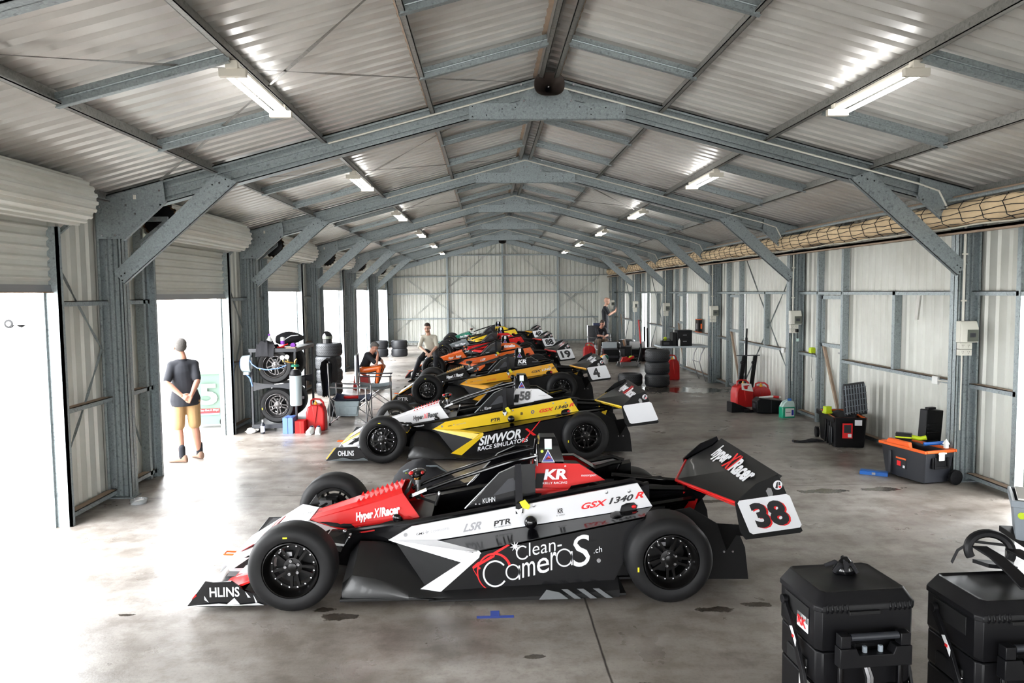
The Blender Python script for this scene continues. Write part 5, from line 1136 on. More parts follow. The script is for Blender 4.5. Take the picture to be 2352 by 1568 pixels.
t = thing('coolant_jug', 'pale plastic jug of green coolant with a blue cap', 'jug', (5.47, 13.22, 0), .1)
mb = MB(); mb.loft([[(x, y, z) for x, y in ((-.11, -.075), (.11, -.075), (.125, -.06), (.125, .06), (.11, .075), (-.11, .075), (-.125, .06), (-.125, -.06))] for z in (0, .20)], 'teal')
mb.loft([[(x, y, .20+zz) for x, y in ((x0_, -.07), (x1_, -.07), (x1_, .07), (x0_, .07))] for zz, x0_, x1_ in ((0, -.12, .12), (.07, -.08, .11), (.11, -.03, .09))], 'jug'); mb.build('bottle', t, bevel=.008)
mb = MB(); mb.lathe([(.035, .30), (.035, .35), (0, .35)], (.05, 0, 0), 'z', 'bluec', 14); mb.build('cap', t)
mb = MB(); mb.tube([(-.11, 0, .20), (-.08, 0, .29), (0, 0, .32)], .02, 'jug', 8); mb.build('handle', t)
mb = MB(); mb.b2(-.07, .1, -.079, -.0755, .03, .18, 'paper'); mb.b2(-.06, .03, -.081, -.079, .10, .11, 'dgrey'); mb.b2(.05, .09, -.081, -.079, .05, .15, 'blue'); mb.build('label', t)

def tub(mb, L, W, H, m_, z0=0, tp=.9):
    mb.loft([[(x*L/2*s_, y*W/2*s_, z) for x, y in ((-1, -.9), (-.9, -1), (.9, -1), (1, -.9), (1, .9), (.9, 1), (-.9, 1), (-1, .9))] for z, s_ in ((z0, tp), (z0+H, 1), (z0+H, .95), (z0+.04, tp*.95))], m_)
t = thing('rolling_tool_tub', 'black tool tub with its lid open against the wall and orange wheels', 'tool tub', (5.40, 10.98, 0), R(80))
mb = MB(); tub(mb, .86, .48, .45, 'black'); 
for x in (-.3, -.18, -.06): mb.box((x, .245, .2), (.02, .03, .36), 'black', Matrix.Rotation(.05, 4, 'X'))
mb.b2(-.44, .44, .235, .265, .38, .45, 'black'); mb.b2(-.36, -.2, .236, .248, .06, .30, 'dgrey'); mb.build('body', t, bevel=.01)
mb = MB(); mb.b2(-.41, .41, .20, .235, .425, .445, 'orpl'); mb.b2(-.41, .41, -.235, -.20, .425, .445, 'orpl'); mb.b2(.38, .41, -.2, .2, .425, .445, 'orpl'); mb.b2(-.41, -.38, -.2, .2, .425, .445, 'orpl'); mb.build('rim_liner', t)
mb = MB(); mb.box((-.445, .05, .26), (.01, .14, .22), 'decr'); mb.box((-.449, .05, .29), (.01, .10, .12), 'dgrey'); mb.box((-.452, .02, .19), (.008, .05, .05), 'decw'); mb.build('label', t)
mb = MB(); mb.box((-.449, -.1, .38), (.01, .10, .08), 'decw'); mb.build('sticker', t)
for y in (-.24, .24): mb = MB(); mb.lathe([(.0, -.02), (.07, -.02), (.075, 0), (.07, .02), (0, .02)], (.40, y*1.08, .085), 'y', 'orpl', 20); mb.lathe([(.076, -.022), (.085, -.02), (.085, .02), (.076, .022)], (.40, y*1.08, .085), 'y', 'black', 20); mb.build('wheel', t)
mb = MB(); Xl = Matrix.Translation((-.04, -.20, .42)) @ Matrix.Rotation(R(-48), 4, 'Z') @ Matrix.Rotation(R(-6), 4, 'X') @ Matrix.Rotation(R(90), 4, 'X') @ Matrix.Diagonal((.72, 1.0, 1, 1))
mb.prism([(-.40, .0), (.40, 0), (.42, .08), (.42, .40), (.36, .50), (-.36, .50), (-.42, .40), (-.42, .08)], 'z', -.02, .0, 'dgrey', Xl)
for i in range(8): mb.prism([(-.36+.1*i, .03), (-.352+.1*i, .03), (-.352+.1*i, .47), (-.36+.1*i, .47)], 'z', 0, .018, 'mgrey', Xl)
for i in range(5): mb.prism([(-.40, .06+.09*i), (.40, .06+.09*i), (.40, .068+.09*i), (-.40, .068+.09*i)], 'z', 0, .018, 'mgrey', Xl)
mb.build('lid', t)
mb = MB(); mb.loft([[(.3*s_*cos(a), .17*s_*sin(a), z+.01*sin(5*a)) for a in [2*pi*i/14 for i in range(14)]] for s_, z in ((1, .0), (1, .05), (.6, .09), (.1, .10))], 'cloth'); single(mb, 'jacket', 'dark clothing folded inside the open black tool tub', 'clothes', loc=(5.42, 10.98, .38), rz=R(80), sharp=60)
mb = MB(); mb.b2(-.05, .05, -.04, .04, 0, .11, 'lime'); mb.b2(-.06, .06, -.045, .045, .0, .03, 'lime'); single(mb, 'charger', 'lime green charger on the rim of the black tool tub', 'charger', loc=(5.17, 10.98, .452), rz=.2, bevel=.006)
mb = MB(); mb.loft([[(x, r_*cos(a), max(.003, .015+.02*sin(a)+.015*sin(x*20))) for a in [2*pi*i/10 for i in range(10)]] for x, r_ in ((-.25, .03), (-.12, .06), (0, .05), (.12, .09), (.25, .07))], 'cloth'); single(mb, 'cloth', 'black cloth on the floor left of the black tool tub', 'cloth', loc=(4.90, 11.05, 0), rz=.2)
t = thing('rolling_toolbox', 'grey and orange open toolbox with a spoked wheel near the right column', 'toolbox', (5.28, 8.82, 0), R(-77))
mb = MB(); tub(mb, .72, .44, .38, 'dgrey', .02, .86); mb.b2(-.2, -.16, -.235, -.2, .05, .33, 'dgrey'); mb.build('body', t, bevel=.01)
mb = MB()
for a0_ in ((-.375, .375, -.235, -.205), (-.375, .375, .205, .235), (-.375, -.34, -.2, .2), (.34, .375, -.2, .2)): mb.b2(*a0_, .385, .42, 'orpl')
mb.prism([(-.30, .40), (.10, .40), (.08, .47), (-.25, .47)], 'y', -.20, -.15, 'orpl'); mb.build('tray', t, bevel=.008)
mb = MB(); mb.b2(.355, .375, -.12, .12, .20, .33, 'black'); mb.b2(.375, .39, -.10, .10, .20, .225, 'black'); mb.b2(.375, .39, -.10, -.08, .22, .34, 'black'); mb.b2(.375, .39, .08, .10, .22, .34, 'black'); mb.build('handle', t, bevel=.004)
mb = MB(); mb.b2(.385, .40, -.05, .03, .30, .40, 'white'); mb.b2(.385, .40, -.06, .06, .375, .395, 'white'); mb.build('latch', t, bevel=.006)
mb = MB(); mb.box((-.02, -.206, .20), (.16, .006, .13), 'decb'); mb.box((-.02, -.209, .255), (.16, .006, .02), 'orpl'); mb.box((-.05, -.211, .19), (.06, .004, .06), 'decr'); mb.box((.03, -.211, .16), (.03, .004, .03), 'decw'); mb.build('label', t)
for y in (.19,):
    mb = MB(); mb.lathe([(.07, -.02), (.09, -.018), (.09, .018), (.07, .02)], (.40, y, .09), 'x', 'black', 24); mb.lathe([(.068, .0), (.068, .01), (.0, .012)], (.40, y, .09), 'x', 'dgrey', 24)
    for i in range(5): a = 2*pi*i/5; mb.box((.415, y+.035*cos(a), .09+.035*sin(a)), (.012, .055, .02), 'black', Matrix.Rotation(a, 4, 'X'))
    mb.build('wheel', t)
mb = MB(); mb.b2(-.09, .09, -.05, .05, 0, .09, 'black'); mb.b2(-.092, .092, -.052, .052, .03, .05, 'lime'); mb.tube([(.05, 0, .05), (.18, .02, .03), (.25, .02, .05)], .03, 'lime'); single(mb, 'cordless_drill', 'black and lime cordless drill lying in the orange toolbox tray', 'drill', loc=(5.22, 9.0, .44), rz=-.6, bevel=.006)
mb = MB(); mb.tube([(-.12, 0, 0), (.1, .02, .02)], .022, 'bluec'); mb.tube([(.1, .02, .02), (.16, .02, .02)], .012, 'steel'); single(mb, 'screwdriver', 'blue-handled tool in the orange toolbox', 'tool', loc=(5.42, 8.68, .445), rz=-.3)
mb = MB(); mb.b2(-.02, .02, -.02, .02, 0, .06, 'white'); mb.loft([[(.03*s_*x, .03*s_*y, z) for x, y in ((-1, -1), (1, -1), (1, 1), (-1, 1))] for s_, z in ((1, .05), (.1, .11))], 'white'); single(mb, 'nozzle', 'white pointed nozzle in the orange toolbox', 'nozzle', loc=(5.50, 8.58, .42))
t = thing('tool_case', 'black moulded case standing on end behind the orange toolbox', 'tool case', (5.62, 9.12, 0), R(14))
mb = MB(); mb.box((0, 0, .40), (.26, .12, .80), 'black', Matrix.Rotation(.08, 4, 'Y')); mb.box((-.03, -.065, .25), (.20, .02, .34), 'blackmat'); mb.build('shell', t, bevel=.015)
for z in (.52, .57, .62): mb = MB(); mb.box((0, -.07, z), (.19, .02, .02), 'blackmat'); mb.build('rib', t, bevel=.004)
mb = MB(); mb.b2(-.05, .07, -.03, .03, .80, .83, 'black'); mb.build('handle', t, bevel=.006)
t = thing('socket_set', 'small blue socket-set case lying on the floor', 'tool case', (4.86, 9.02, 0), R(-32))
mb = MB(); mb.b2(-.16, .16, -.06, .06, .0, .045, 'bluec'); mb.b2(-.15, .15, -.05, .05, .045, .052, 'bluec'); mb.build('case', t, bevel=.008); mb = MB(); mb.b2(-.02, .02, -.07, -.06, .01, .04, 'steel'); mb.build('latch', t)
# far right cluster
t = thing('trolley_jack', 'low red and black trolley jack on the floor', 'jack', (4.35, 22.6, 0), .1)
mb = MB(); mb.b2(-.30, .34, -.16, .16, .05, .13, 'blackmat'); mb.b2(-.30, .30, -.18, -.15, .04, .16, 'steel'); mb.b2(-.30, .30, .15, .18, .04, .16, 'steel'); mb.build('chassis', t, bevel=.01)
mb = MB(); mb.prism([(-.25, .13), (.1, .13), (-.05, .32), (-.18, .30)], 'y', -.06, .06, 'redpl'); mb.tube([(-.28, -.12, .14), (-.05, -.1, .22), (.15, -.1, .32)], .04, 'redpl'); mb.build('lift_arm', t)
for x in (-.28, .28):
    for y in (-.2, .2): mb = MB(); mb.lathe([(0, -.02), (.05, -.02), (.05, .02), (0, .02)], (x, y, .05), 'y', 'steel', 16); mb.build('wheel', t)
mb = MB(); mb.tube([(.32, 0, .12), (.40, -.02, .5), (.39, -.02, .72)], .03, 'black'); mb.tube([(.39, -.02, .72), (.32, -.02, 1.45)], .024, 'redpl'); mb.build('jack_handle', t)
def case(label, loc, rz, L, W, H, m_, band=None, op=True):
    t = thing('equipment_case', label, 'equipment case', loc, rz, 'equipment cases open on the floor at the far right')
    mb = MB(); mb.b2(-L/2, L/2, -W/2, W/2, 0, H, m_); mb.b2(-L/2+.02, L/2-.02, -W/2-.004, -W/2, H*.3, H*.5, 'dgrey'); mb.build('base', t, bevel=.012)
    if op:
        mb = MB(); mb.box((0, W/2+.03, H+L*.22), (L, .06, L*.42), band or m_, Matrix.Rotation(-.25, 4, 'X')); mb.build('lid', t, bevel=.012)
case('black equipment case with a pale lid before the seated person', (4.10, 24.4, 0), 0, .50, .36, .42, 'black', 'lgrey')
case('black case with red edges standing open in the far right cluster', (4.72, 24.5, 0), 1.3, .5, .2, .5, 'blackmat', 'rust')
case('black case with a white lid panel in the far right cluster', (5.14, 25.05, 0), -.2, .55, .4, .36, 'black', 'paintw')
case('black equipment case nearest the open access door', (5.35, 24.4, 0), .1, .5, .35, .45, 'black', None, False)
mb = MB(); mb.lathe([(0, 0), (.15, 0), (.22, .14), (.23, .16), (.20, .16), (.14, .03), (0, .03)], (0, 0, 0), 'z', 'black', 24); mb.ball((0, 0, .17), (.09, .07, .07), 'lime', 12, 8); single(mb, 'basin', 'black basin holding a lime green power tool', 'basin', loc=(4.68, 23.8, 0))
mb = MB(); mb.box((0, 0, .2), (.24, .16, .4), 'redpl', Matrix.Rotation(.1, 4, 'Y')); mb.box((0, -.09, .28), (.14, .02, .14), 'dgrey'); single(mb, 'jump_starter', 'red and grey portable unit standing on a black case', 'power unit', loc=(5.42, 24.0, 0), bevel=.01)
for i, (x, lab) in enumerate(((5.40, 'left thin black tube standing by the open access door'), (5.50, 'right thin black tube standing by the open access door'))):
    mb = MB(); mb.tube([(0, 0, 0), (0, .05, 1.1-.05*i)], .028, 'black', 10); single(mb, 'tube', lab, 'tube', 'black tubes by the open access door', (x+.05, 25.35, 0))
mb = MB(); mb.b2(-.25, .25, -.25, .25, .27, .31, 'dgrey'); [mb.b2(x-.02, x+.02, y-.02, y+.02, 0, .27, 'steel') for x in (-.2, .2) for y in (-.2, .2)]; mb.b2(-.2, .2, -.21, -.19, .1, .13, 'steel'); single(mb, 'step_platform', 'low step the mechanic at the far right stands on', 'step', loc=(4.38, 27.2, 0), bevel=.004)

# ================================================================ floor and foreground
mb = MB(); mb.lathe([(0, 0), (.085, 0), (.095, .05), (.088, .05), (.08, .01), (0, .01)], (0, 0, 0), 'z', 'glass', 28); mb.tube([(-.05, 0, .025), (.04, .03, .045)], .006, 'paper', 6); single(mb, 'dish', 'clear plastic dish on the floor at the foot of the left column', 'dish', loc=(-3.98, 8.36, 0))
mb = MB(); mb.b2(-.135, .135, -.02, .02, .0005, .0015, 'tape'); mb.b2(-.035, .03, .0, .10, .0005, .0022, 'tape'); single(mb, 'floor_tape', 'blue tape mark in a T shape on the floor', 'tape', loc=(.03, 5.2, 0))
t = thing('helmet_bag', 'black soft bag lying open on the floor behind the nearest car', 'bag', (-.72, 8.75, 0))
mb = MB(); rings = []
for i in range(15):
    u = i/14; x = -.46+.92*u; rr = .02+.19*sin(pi*u)**.6; hh = (.13+.08*sin(pi*u*1.3+.3))*(sin(pi*u)**.5+.05)
    rings.append([(x+.02*sin(2*a+i), rr*cos(a)*1.15, max(.004, hh*.8+hh*sin(a)+.012*sin(4*a+i*1.1))) for a in [2*pi*j/18 for j in range(18)]])
mb.loft(rings, 'cloth'); mb.build('body', t, sharp=70)
mb = MB(); mb.loft([[(x, y+.03*sin(x*9), z) for y, z in ((-.2, .02), (.0, .05), (.0, .07), (-.2, .04))] for x in (.2, .3, .4, .48)], 'dgrey'); mb.tube([(-.45, -.05, .05), (-.50, -.15, .08), (-.48, -.22, .01), (-.38, -.25, .01)], .008, 'cloth', 6)
mb.tube([(-.30, -.1, .24), (-.1, -.15, .31), (.1, -.1, .30), (.2, .0, .2)], .012, 'canvas', 6); mb.box((-.22, -.14, .235), (.10, .02, .006), 'lime', Matrix.Rotation(.3, 4, 'Z')); mb.build('strap', t)

def chest(label, loc, rz, stick):
    t = thing('rolling_tool_chest', label, 'tool chest', loc, rz, 'black rolling tool chests in the foreground')
    W, D = .50, .40
    def shell(name, z0, z1, w_, d_, m_='black'):
        mb = MB(); mb.loft([[(x*w_/2*s_, y*d_/2*s_, z) for x, y in ((-1, -.86), (-.9, -1), (.9, -1), (1, -.86), (1, .86), (.9, 1), (-.9, 1), (-1, .86))] for z, s_ in ((z0, .97), (z0+.02, 1), (z1, 1))], m_); return mb
    mb = shell('x', .03, .42, W*.97, D); mb.b2(-.17, .17, -D/2-.012, -D/2, .08, .36, 'blackmat'); mb.build('bottom_box', t, bevel=.006)
    mb = shell('x', .425, .60, W*.98, D); mb.b2(-W/2-.004, -W/2+.02, -.1, .1, .44, .52, 'blackmat'); mb.build('middle_box', t, bevel=.006)
    mb = shell('x', .605, .80, W, D); mb.b2(-W/2-.006, -W/2, -.12, .12, .70, .79, 'blackmat'); mb.b2(-.06, .06, -D/2-.004, -D/2, .62, .64, 'black')
    mb.build('top_box', t, bevel=.006)
    mb = MB(); mb.loft([[(x*W/2*s_, y*D/2*s_, z) for x, y in ((-1, -.86), (-.9, -1), (.9, -1), (1, -.86), (1, .86), (.9, 1), (-.9, 1), (-1, .86))] for z, s_ in ((.80, 1.03), (.825, 1.03), (.835, 1.0), (.885, .88), (.89, .86), (.882, .80))], 'black')
    for i in range(5): mb.prism([(-D/2-.014, .815), (-D/2-.002, .84), (-D/2-.002, .79)], 'x', .11+.025*i, .123+.025*i, 'black')
    for i in range(5): mb.prism([(-D/2-.014, .815), (-D/2-.002, .84), (-D/2-.002, .79)], 'x', -.21+.025*i, -.197+.025*i, 'black')
    mb.b2(-.10, .06, -D/2-.022, -D/2, .785, .805, 'blackmat'); mb.build('lid', t, bevel=.004)
    mb = MB(); mb.tube([(-.12, -D/2-.06, .70), (.12, -D/2-.06, .70)], .017, 'dgrey', 12); mb.build('grip', t)
    mb = MB()
    for x in (-.15, .15): mb.box((x, -D/2-.055, .685), (.05, .05, .06), 'black'); mb.tube([(x-.01, -D/2-.05, .3), (x-.01, -D/2-.05, .66)], .009, 'gloss', 8); mb.tube([(x, -D/2-.035, .05), (x, -D/2-.035, .62)], .016, 'gloss', 10)
    mb.prism([(-.18, .56), (.18, .56), (.18, .655), (.10, .655), (.085, .62), (-.085, .62), (-.10, .655), (-.18, .655)], 'y', -D/2-.085, -D/2-.03, 'black')
    for x in (-.04, .04): mb.lathe([(.012, 0), (.012, .035), (0, .035)], (x, -D/2-.05, .615), 'z', 'mgrey', 10)
    mb.build('telescopic_handle', t, bevel=.004)
    mb = MB(); mb.tube([(-.04, -D/2-.05, .56), (-.025, -D/2-.06, .50), (-.02, -D/2-.055, .30)], .014, 'chrome', 6); mb.tube([(-.025, -D/2-.05, .56), (-.005, -D/2-.055, .50), (-.0, -D/2-.05, .30)], .012, 'chrome', 6); mb.build('metal_catch', t)
    for s in (-1, 1):
        mb = MB(); x = s*(W/2+.025)
        mb.loft([[(x-.008, y-.022, z), (x+.008, y-.022, z), (x+.008, y+.022, z), (x-.008, y+.022, z)] for y, z in ((-.14, .36), (-.11, .46), (-.03, .60), (.05, .70), (.09, .745))], 'black')
        for y, z in ((-.14, .355), (.09, .75)): mb.lathe([(.024, -.012), (.024, .012), (0, .013)] if s > 0 else [(.024, .012), (.024, -.012), (0, -.013)], (x, y, z), 'x', 'black', 14)
        if s < 0: mb.slab([(x-.009, -.055, .565), (x-.009, -.025, .605), (x-.009, .01, .645), (x-.009, -.015, .655), (x-.009, -.06, .60)], (-1, 0, 0), .002, 'decw'); mb.box((x-.012, -.03, .61), (.002, .02, .015), 'decr')
        mb.build('side_lever', t, bevel=.003)
        mb = MB()
        for q, z in ((-.10, .48), (-.06, .50), (-.02, .52), (-.15, .40)): mb.ball((s*(W/2+.004), q, z), .007, 'chrome', 8, 6)
        mb.build('rivet', t)
        mb = MB(); mb.lathe([(0, -.02), (.06, -.02), (.065, 0), (.06, .02), (0, .02)], (s*(W/2+.01), D/2-.05, .065), 'x', 'black', 20); mb.build('wheel', t)
    mb = MB(); mb.lathe([(0, -.015), (.035, -.015), (.035, .015), (0, .015)], (W/2+.05, -.06, .40), 'x', 'dgrey', 16); mb.box((W/2+.03, -.06, .45), (.03, .03, .12), 'black'); mb.build('castor', t)
    if stick:
        mb = MB(); xs = -W/2-.004; mb.slab([(xs, -.12, .66), (xs, -.01, .66), (xs, -.01, .735), (xs, -.12, .735)], (-1, 0, 0), .002, 'decw'); mb.text('RK', (xs-.003, -.02, .675), .085, .045, 'decr', ux=(0, -1, 0), uy=(0, 0, 1), bold=.03); mb.build('sticker', t)
        mb = MB(); mb.slab([(xs+.005, -.16, .30), (xs+.005, -.03, .36), (xs+.005, -.03, .42), (xs+.005, -.15, .42)], (-1, 0, 0), .002, 'paper'); mb.slab([(xs+.003, -.12, .34), (xs+.003, -.06, .365), (xs+.003, -.06, .39), (xs+.003, -.12, .39)], (-1, 0, 0), .002, 'orpl'); mb.build('label', t)
    return t
chest('left black rolling tool chest with an RK sticker, gloves on its lid', (1.80, 3.60, 0), R(4), True)
chest('right black rolling tool chest with a neck brace on its lid', (2.50, 3.45, 0), R(2), False)
mb = MB(); rnd = random.Random(3)
for i in range(9):
    a = rnd.random()*6.3; r_ = .05+.08*rnd.random(); mb.tube([(0, 0, .02), (r_*.5*cos(a), r_*.3*sin(a), .03+.04*rnd.random()), (r_*cos(a), r_*.5*sin(a), .008+.02*rnd.random())], [.022, .014, .009], 'cloth', 7)
mb.loft([[(.06*s_*cos(a), .04*s_*sin(a), z) for a in [2*pi*i/10 for i in range(10)]] for s_, z in ((1, 0), (1.1, .02), (.7, .05), (.2, .085))], 'gloss')
single(mb, 'work_gloves', 'crumpled black gloves on the lid of the left tool chest', 'gloves', loc=(1.83, 3.66, .885), sharp=60)
t = thing('neck_brace', 'black carbon neck restraint collar on the lid of the right tool chest', 'neck restraint', (2.62, 3.62, .885), R(-20))
mb = MB(); n = 20
mb.tube([(.10*cos(a)-.03, .06*sin(a)*.3+.06, .09+.085*sin(a)) for a in [-.5+(pi+1.0)*i/n for i in range(n+1)]], [.022]*(n+1), 'black', 8); mb.slab([(-.11, .05, .02), (.05, .05, .02), (.08, .0, .015), (-.06, -.04, .03)], (0, 0, 1), .02, 'black'); mb.box((-.03, .075, .182), (.05, .01, .012), 'orpl', Matrix.Rotation(.2, 4, 'Y')); mb.build('collar', t)
for s in (-1, 1):
    mb = MB(); mb.loft([[(x-.035, y, z), (x+.035, y, z+.004), (x+.035, y, z+.016), (x-.035, y, z+.012)] for x, y, z in ((-.08 if s < 0 else .07, .05, .10), (-.03 if s < 0 else .13, -.05, .085), (.02 if s < 0 else .18, -.16, .045), (.05 if s < 0 else .22, -.26, .01))], 'black'); mb.build('shoulder_arm', t, bevel=.004)
mb = MB(); mb.loft([[(x, y-.018, z), (x, y+.018, z), (x+.004, y+.018, z+.004), (x+.004, y-.018, z+.004)] for x, y, z in ((.06, .1, .11), (-.10, .12, .11), (-.17, .10, .06), (-.20, .08, .0))], 'cloth'); mb.build('tether', t)
# dark bench and grey crate at the right edge
t = thing('workbench', 'dark-topped bench cut off by the right edge of the picture', 'bench', (4.18, 4.35, 0), R(-12))
mb = MB(); mb.b2(-.75, .75, -.40, .40, .66, .70, 'blackmat'); mb.build('benchtop', t, bevel=.004)
for x in (-.7, .7):
    for y in (-.35, .35): mb = MB(); mb.b2(x-.02, x+.02, y-.02, y+.02, 0, .66, 'steel'); mb.build('leg', t)
t = thing('storage_crate', 'grey plastic crate with a paper strip on the bench', 'crate', (3.76, 4.60, .70), R(-33))
mb = MB(); tub(mb, .60, .40, .26, 'mgrey', 0, .92); mb.b2(-.31, .31, -.21, -.19, .22, .265, 'mgrey'); mb.b2(-.31, .31, .19, .21, .22, .265, 'mgrey'); mb.b2(-.31, -.29, -.2, .2, .22, .265, 'mgrey'); mb.b2(.29, .31, -.2, .2, .22, .265, 'mgrey'); mb.build('box', t, bevel=.005)
mb = MB(); mb.b2(-.27, .27, -.17, .17, .262, .275, 'paper'); mb.build('contents', t)
mb = MB(); mb.slab([(-.26, -.198, .15), (.2, -.198, .15), (.2, -.2, .19), (-.26, -.2, .19)], (0, -1, 0), .003, 'paper'); mb.lathe([(.022, 0), (.022, -.003), (0, -.003)], (-.25, -.205, .17), 'y', 'lime', 14); mb.lathe([(.009, 0), (.009, -.003), (0, -.003)], (-.215, -.205, .168), 'y', 'orpl', 10); mb.build('label', t)

# ================================================================ outside
t = thing('wheelie_bin', 'pale green wheelie bin outside the second roller door', 'bin', (-5.0, 13.35, 0), R(12))
mb = MB(); mb.loft([[(x*w_/2, y*d_/2, z) for x, y in ((-1, -1), (1, -1), (1, 1), (-1, 1))] for z, w_, d_ in ((.06, .52, .46), (.92, .62, .60), (.96, .66, .64))], 'bin'); mb.text('5', (-.14, -.29, .42), .30, .38, 'bin_mark', uy=(0, -.08, 1), bold=.03, off=.012)
mb.slab([(-.17, -.262, .27), (.18, -.262, .27), (.18, -.268, .35), (-.17, -.268, .35)], (0, -1, 0), .006, 'decr'); mb.text('Get Get A Skip!', (-.15, -.275, .30), .31, .04, 'decw'); mb.slab([(-.17, -.258, .235), (.18, -.258, .235), (.18, -.262, .265), (-.17, -.262, .265)], (0, -1, 0), .006, 'bluebox'); mb.build('body', t, bevel=.01)
mb = MB(); mb.b2(-.34, .34, -.34, .34, .96, 1.02, 'bin'); mb.build('lid', t, bevel=.01)
for s in (-1, 1): mb = MB(); mb.lathe([(0, -.03), (.09, -.03), (.10, 0), (.09, .03), (0, .03)], (s*.27, -.24, .10), 'y', 'black', 20) if s > 0 else mb.lathe([(0, -.03), (.09, -.03), (.10, 0), (.09, .03), (0, .03)], (s*.27, .24, .10), 'y', 'black', 20); mb.build('wheel', t)
def parked_car(label, loc, rz):
    t = thing('parked_car', label, 'car', loc, rz, 'white cars parked outside')
    mb = MB(); mb.loft([[(x*f_, y, z) for x, z in ((-2.2, .35), (-2.25, .7), (-1.9, .85), (-1.2, .95), (-.7, 1.35), (.9, 1.4), (1.7, .95), (2.2, .9), (2.25, .4), (1.9, .25), (-1.9, .25))] for y, f_ in ((-.85, .97), (-.75, 1), (.75, 1), (.85, .97))], 'carw'); mb.build('body', t, bevel=.03)
    for s in (-1, 1): mb = MB(); mb.prism([(-1.0, .98), (-.62, 1.3), (.85, 1.33), (1.4, 1.0)], 'y', s*.852, s*.86, 'window'); mb.build('side_window', t)
    for x in (-1.4, 1.4):
        for s in (-1, 1): mb = MB(); mb.lathe([(0, -.1), (.2, -.1), (.22, -.09), (.33, -.09), (.34, 0), (.33, .09), (.22, .09), (.2, .1), (0, .1)], (x, s*.8, .33), 'y', 'rubber', 24); mb.lathe([(0, s*.105), (.19, s*.105)], (x, s*.8, .33), 'y', 'chrome', 16); mb.build('wheel', t)
parked_car('white parked car seen far off through the nearest door', (-35.3, 58.6, 0), R(3))
mb = MB(); mb.b2(-70, -45, 80, 90, 0, 8, 'bldg'); mb.b2(-69, -60, 79.9, 80, 3, 5, 'window'); single(mb, 'distant_building', 'pale building far beyond the parked car', 'building')
# ================================================================ people
def cap(mb, p, q, r0, r1, m_, n=14):
    p, q = Vector(p), Vector(q); d = q-p; L = d.length
    if L < 1e-4: return mb.ball(p, r0, m_, n, 9)
    d.normalize(); u = d.orthogonal().normalized(); v = d.cross(u); rings = []
    for k in range(5): a = pi/2*(1-k/4); rings.append((p-d*r0*sin(a), max(r0*cos(a), r0*.12)))
    for k in range(1, 5): a = pi/2*(k/4); rings.append((q+d*r1*sin(a), max(r1*cos(a), r1*.12))) if k > 0 else None
    rings.insert(5, (q, r1))
    return mb.loft([[tuple(c+(u*cos(2*pi*i/n)+v*sin(2*pi*i/n))*r) for i in range(n)] for c, r in rings], m_)
def fuse(o, vox, it=2, f=.5):
    m = o.modifiers.new('fuse', 'REMESH'); m.mode = 'VOXEL'; m.voxel_size = vox; m.use_smooth_shade = True
    if it: s = o.modifiers.new('soften', 'SMOOTH'); s.iterations = it; s.factor = f
def torso(mb, pel, chest, neck, m_, wp, wc, dp, dc, rgt, ext=0):
    """elliptic loft pelvis -> chest -> neck; rgt = unit vector to the person's right"""
    pel, chest, neck, rgt = map(Vector, (pel, chest, neck, rgt)); rings = []
    pts = [pel-(chest-pel).normalized()*.10, pel-(chest-pel).normalized()*.04, pel, pel.lerp(chest, .35), pel.lerp(chest, .7), chest, chest.lerp(neck, .5), chest.lerp(neck, .85), neck]
    ws = [wp*(.92 if ext else .55), wp*.97, wp, wp*.5+wc*.42, wp*.15+wc*.85, wc*1.0, wc*.80, wc*.40, .06+ext]; ds = [dp*(.95 if ext else .6), dp, dp, dp*.5+dc*.45, dc*.95, dc, dc*.85, dc*.6, .06+ext]
    for i, c in enumerate(pts):
        ax = (pts[min(i+1, len(pts)-1)]-pts[max(i-1, 0)]).normalized(); r = (rgt-ax*rgt.dot(ax)).normalized(); fr = ax.cross(r)
        rings.append([tuple(c+r*ws[i]*cos(2*pi*j/18)+fr*ds[i]*sin(2*pi*j/18)) for j in range(18)])
    mb.loft(rings, m_)
def head(mb, c, fwd, upv, m_):
    K = 1.08
    c, f, u = Vector(c), Vector(fwd).normalized(), Vector(upv).normalized(); r = f.cross(u).normalized(); u = r.cross(f)
    X = Matrix((r, f, u)).transposed().to_4x4()
    def B(o, s): mb.ball(c+X.to_3x3() @ (Vector(o)*K), tuple(q*K for q in s), m_, 16, 11, X)
    B((0, -.012, .025), (.074, .092, .088)); B((0, .012, -.03), (.058, .072, .085)); B((0, .045, -.085), (.030, .032, .026))
    B((0, .092, -.022), (.012, .018, .022)); B((0, .083, .0), (.009, .012, .03)); B((0, .075, .022), (.046, .016, .010)); B((0, .080, -.056), (.024, .012, .009))
    for s in (-1, 1): B((s*.078, -.008, -.012), (.010, .018, .030)); B((s*.042, .052, -.02), (.022, .025, .025))
    return X
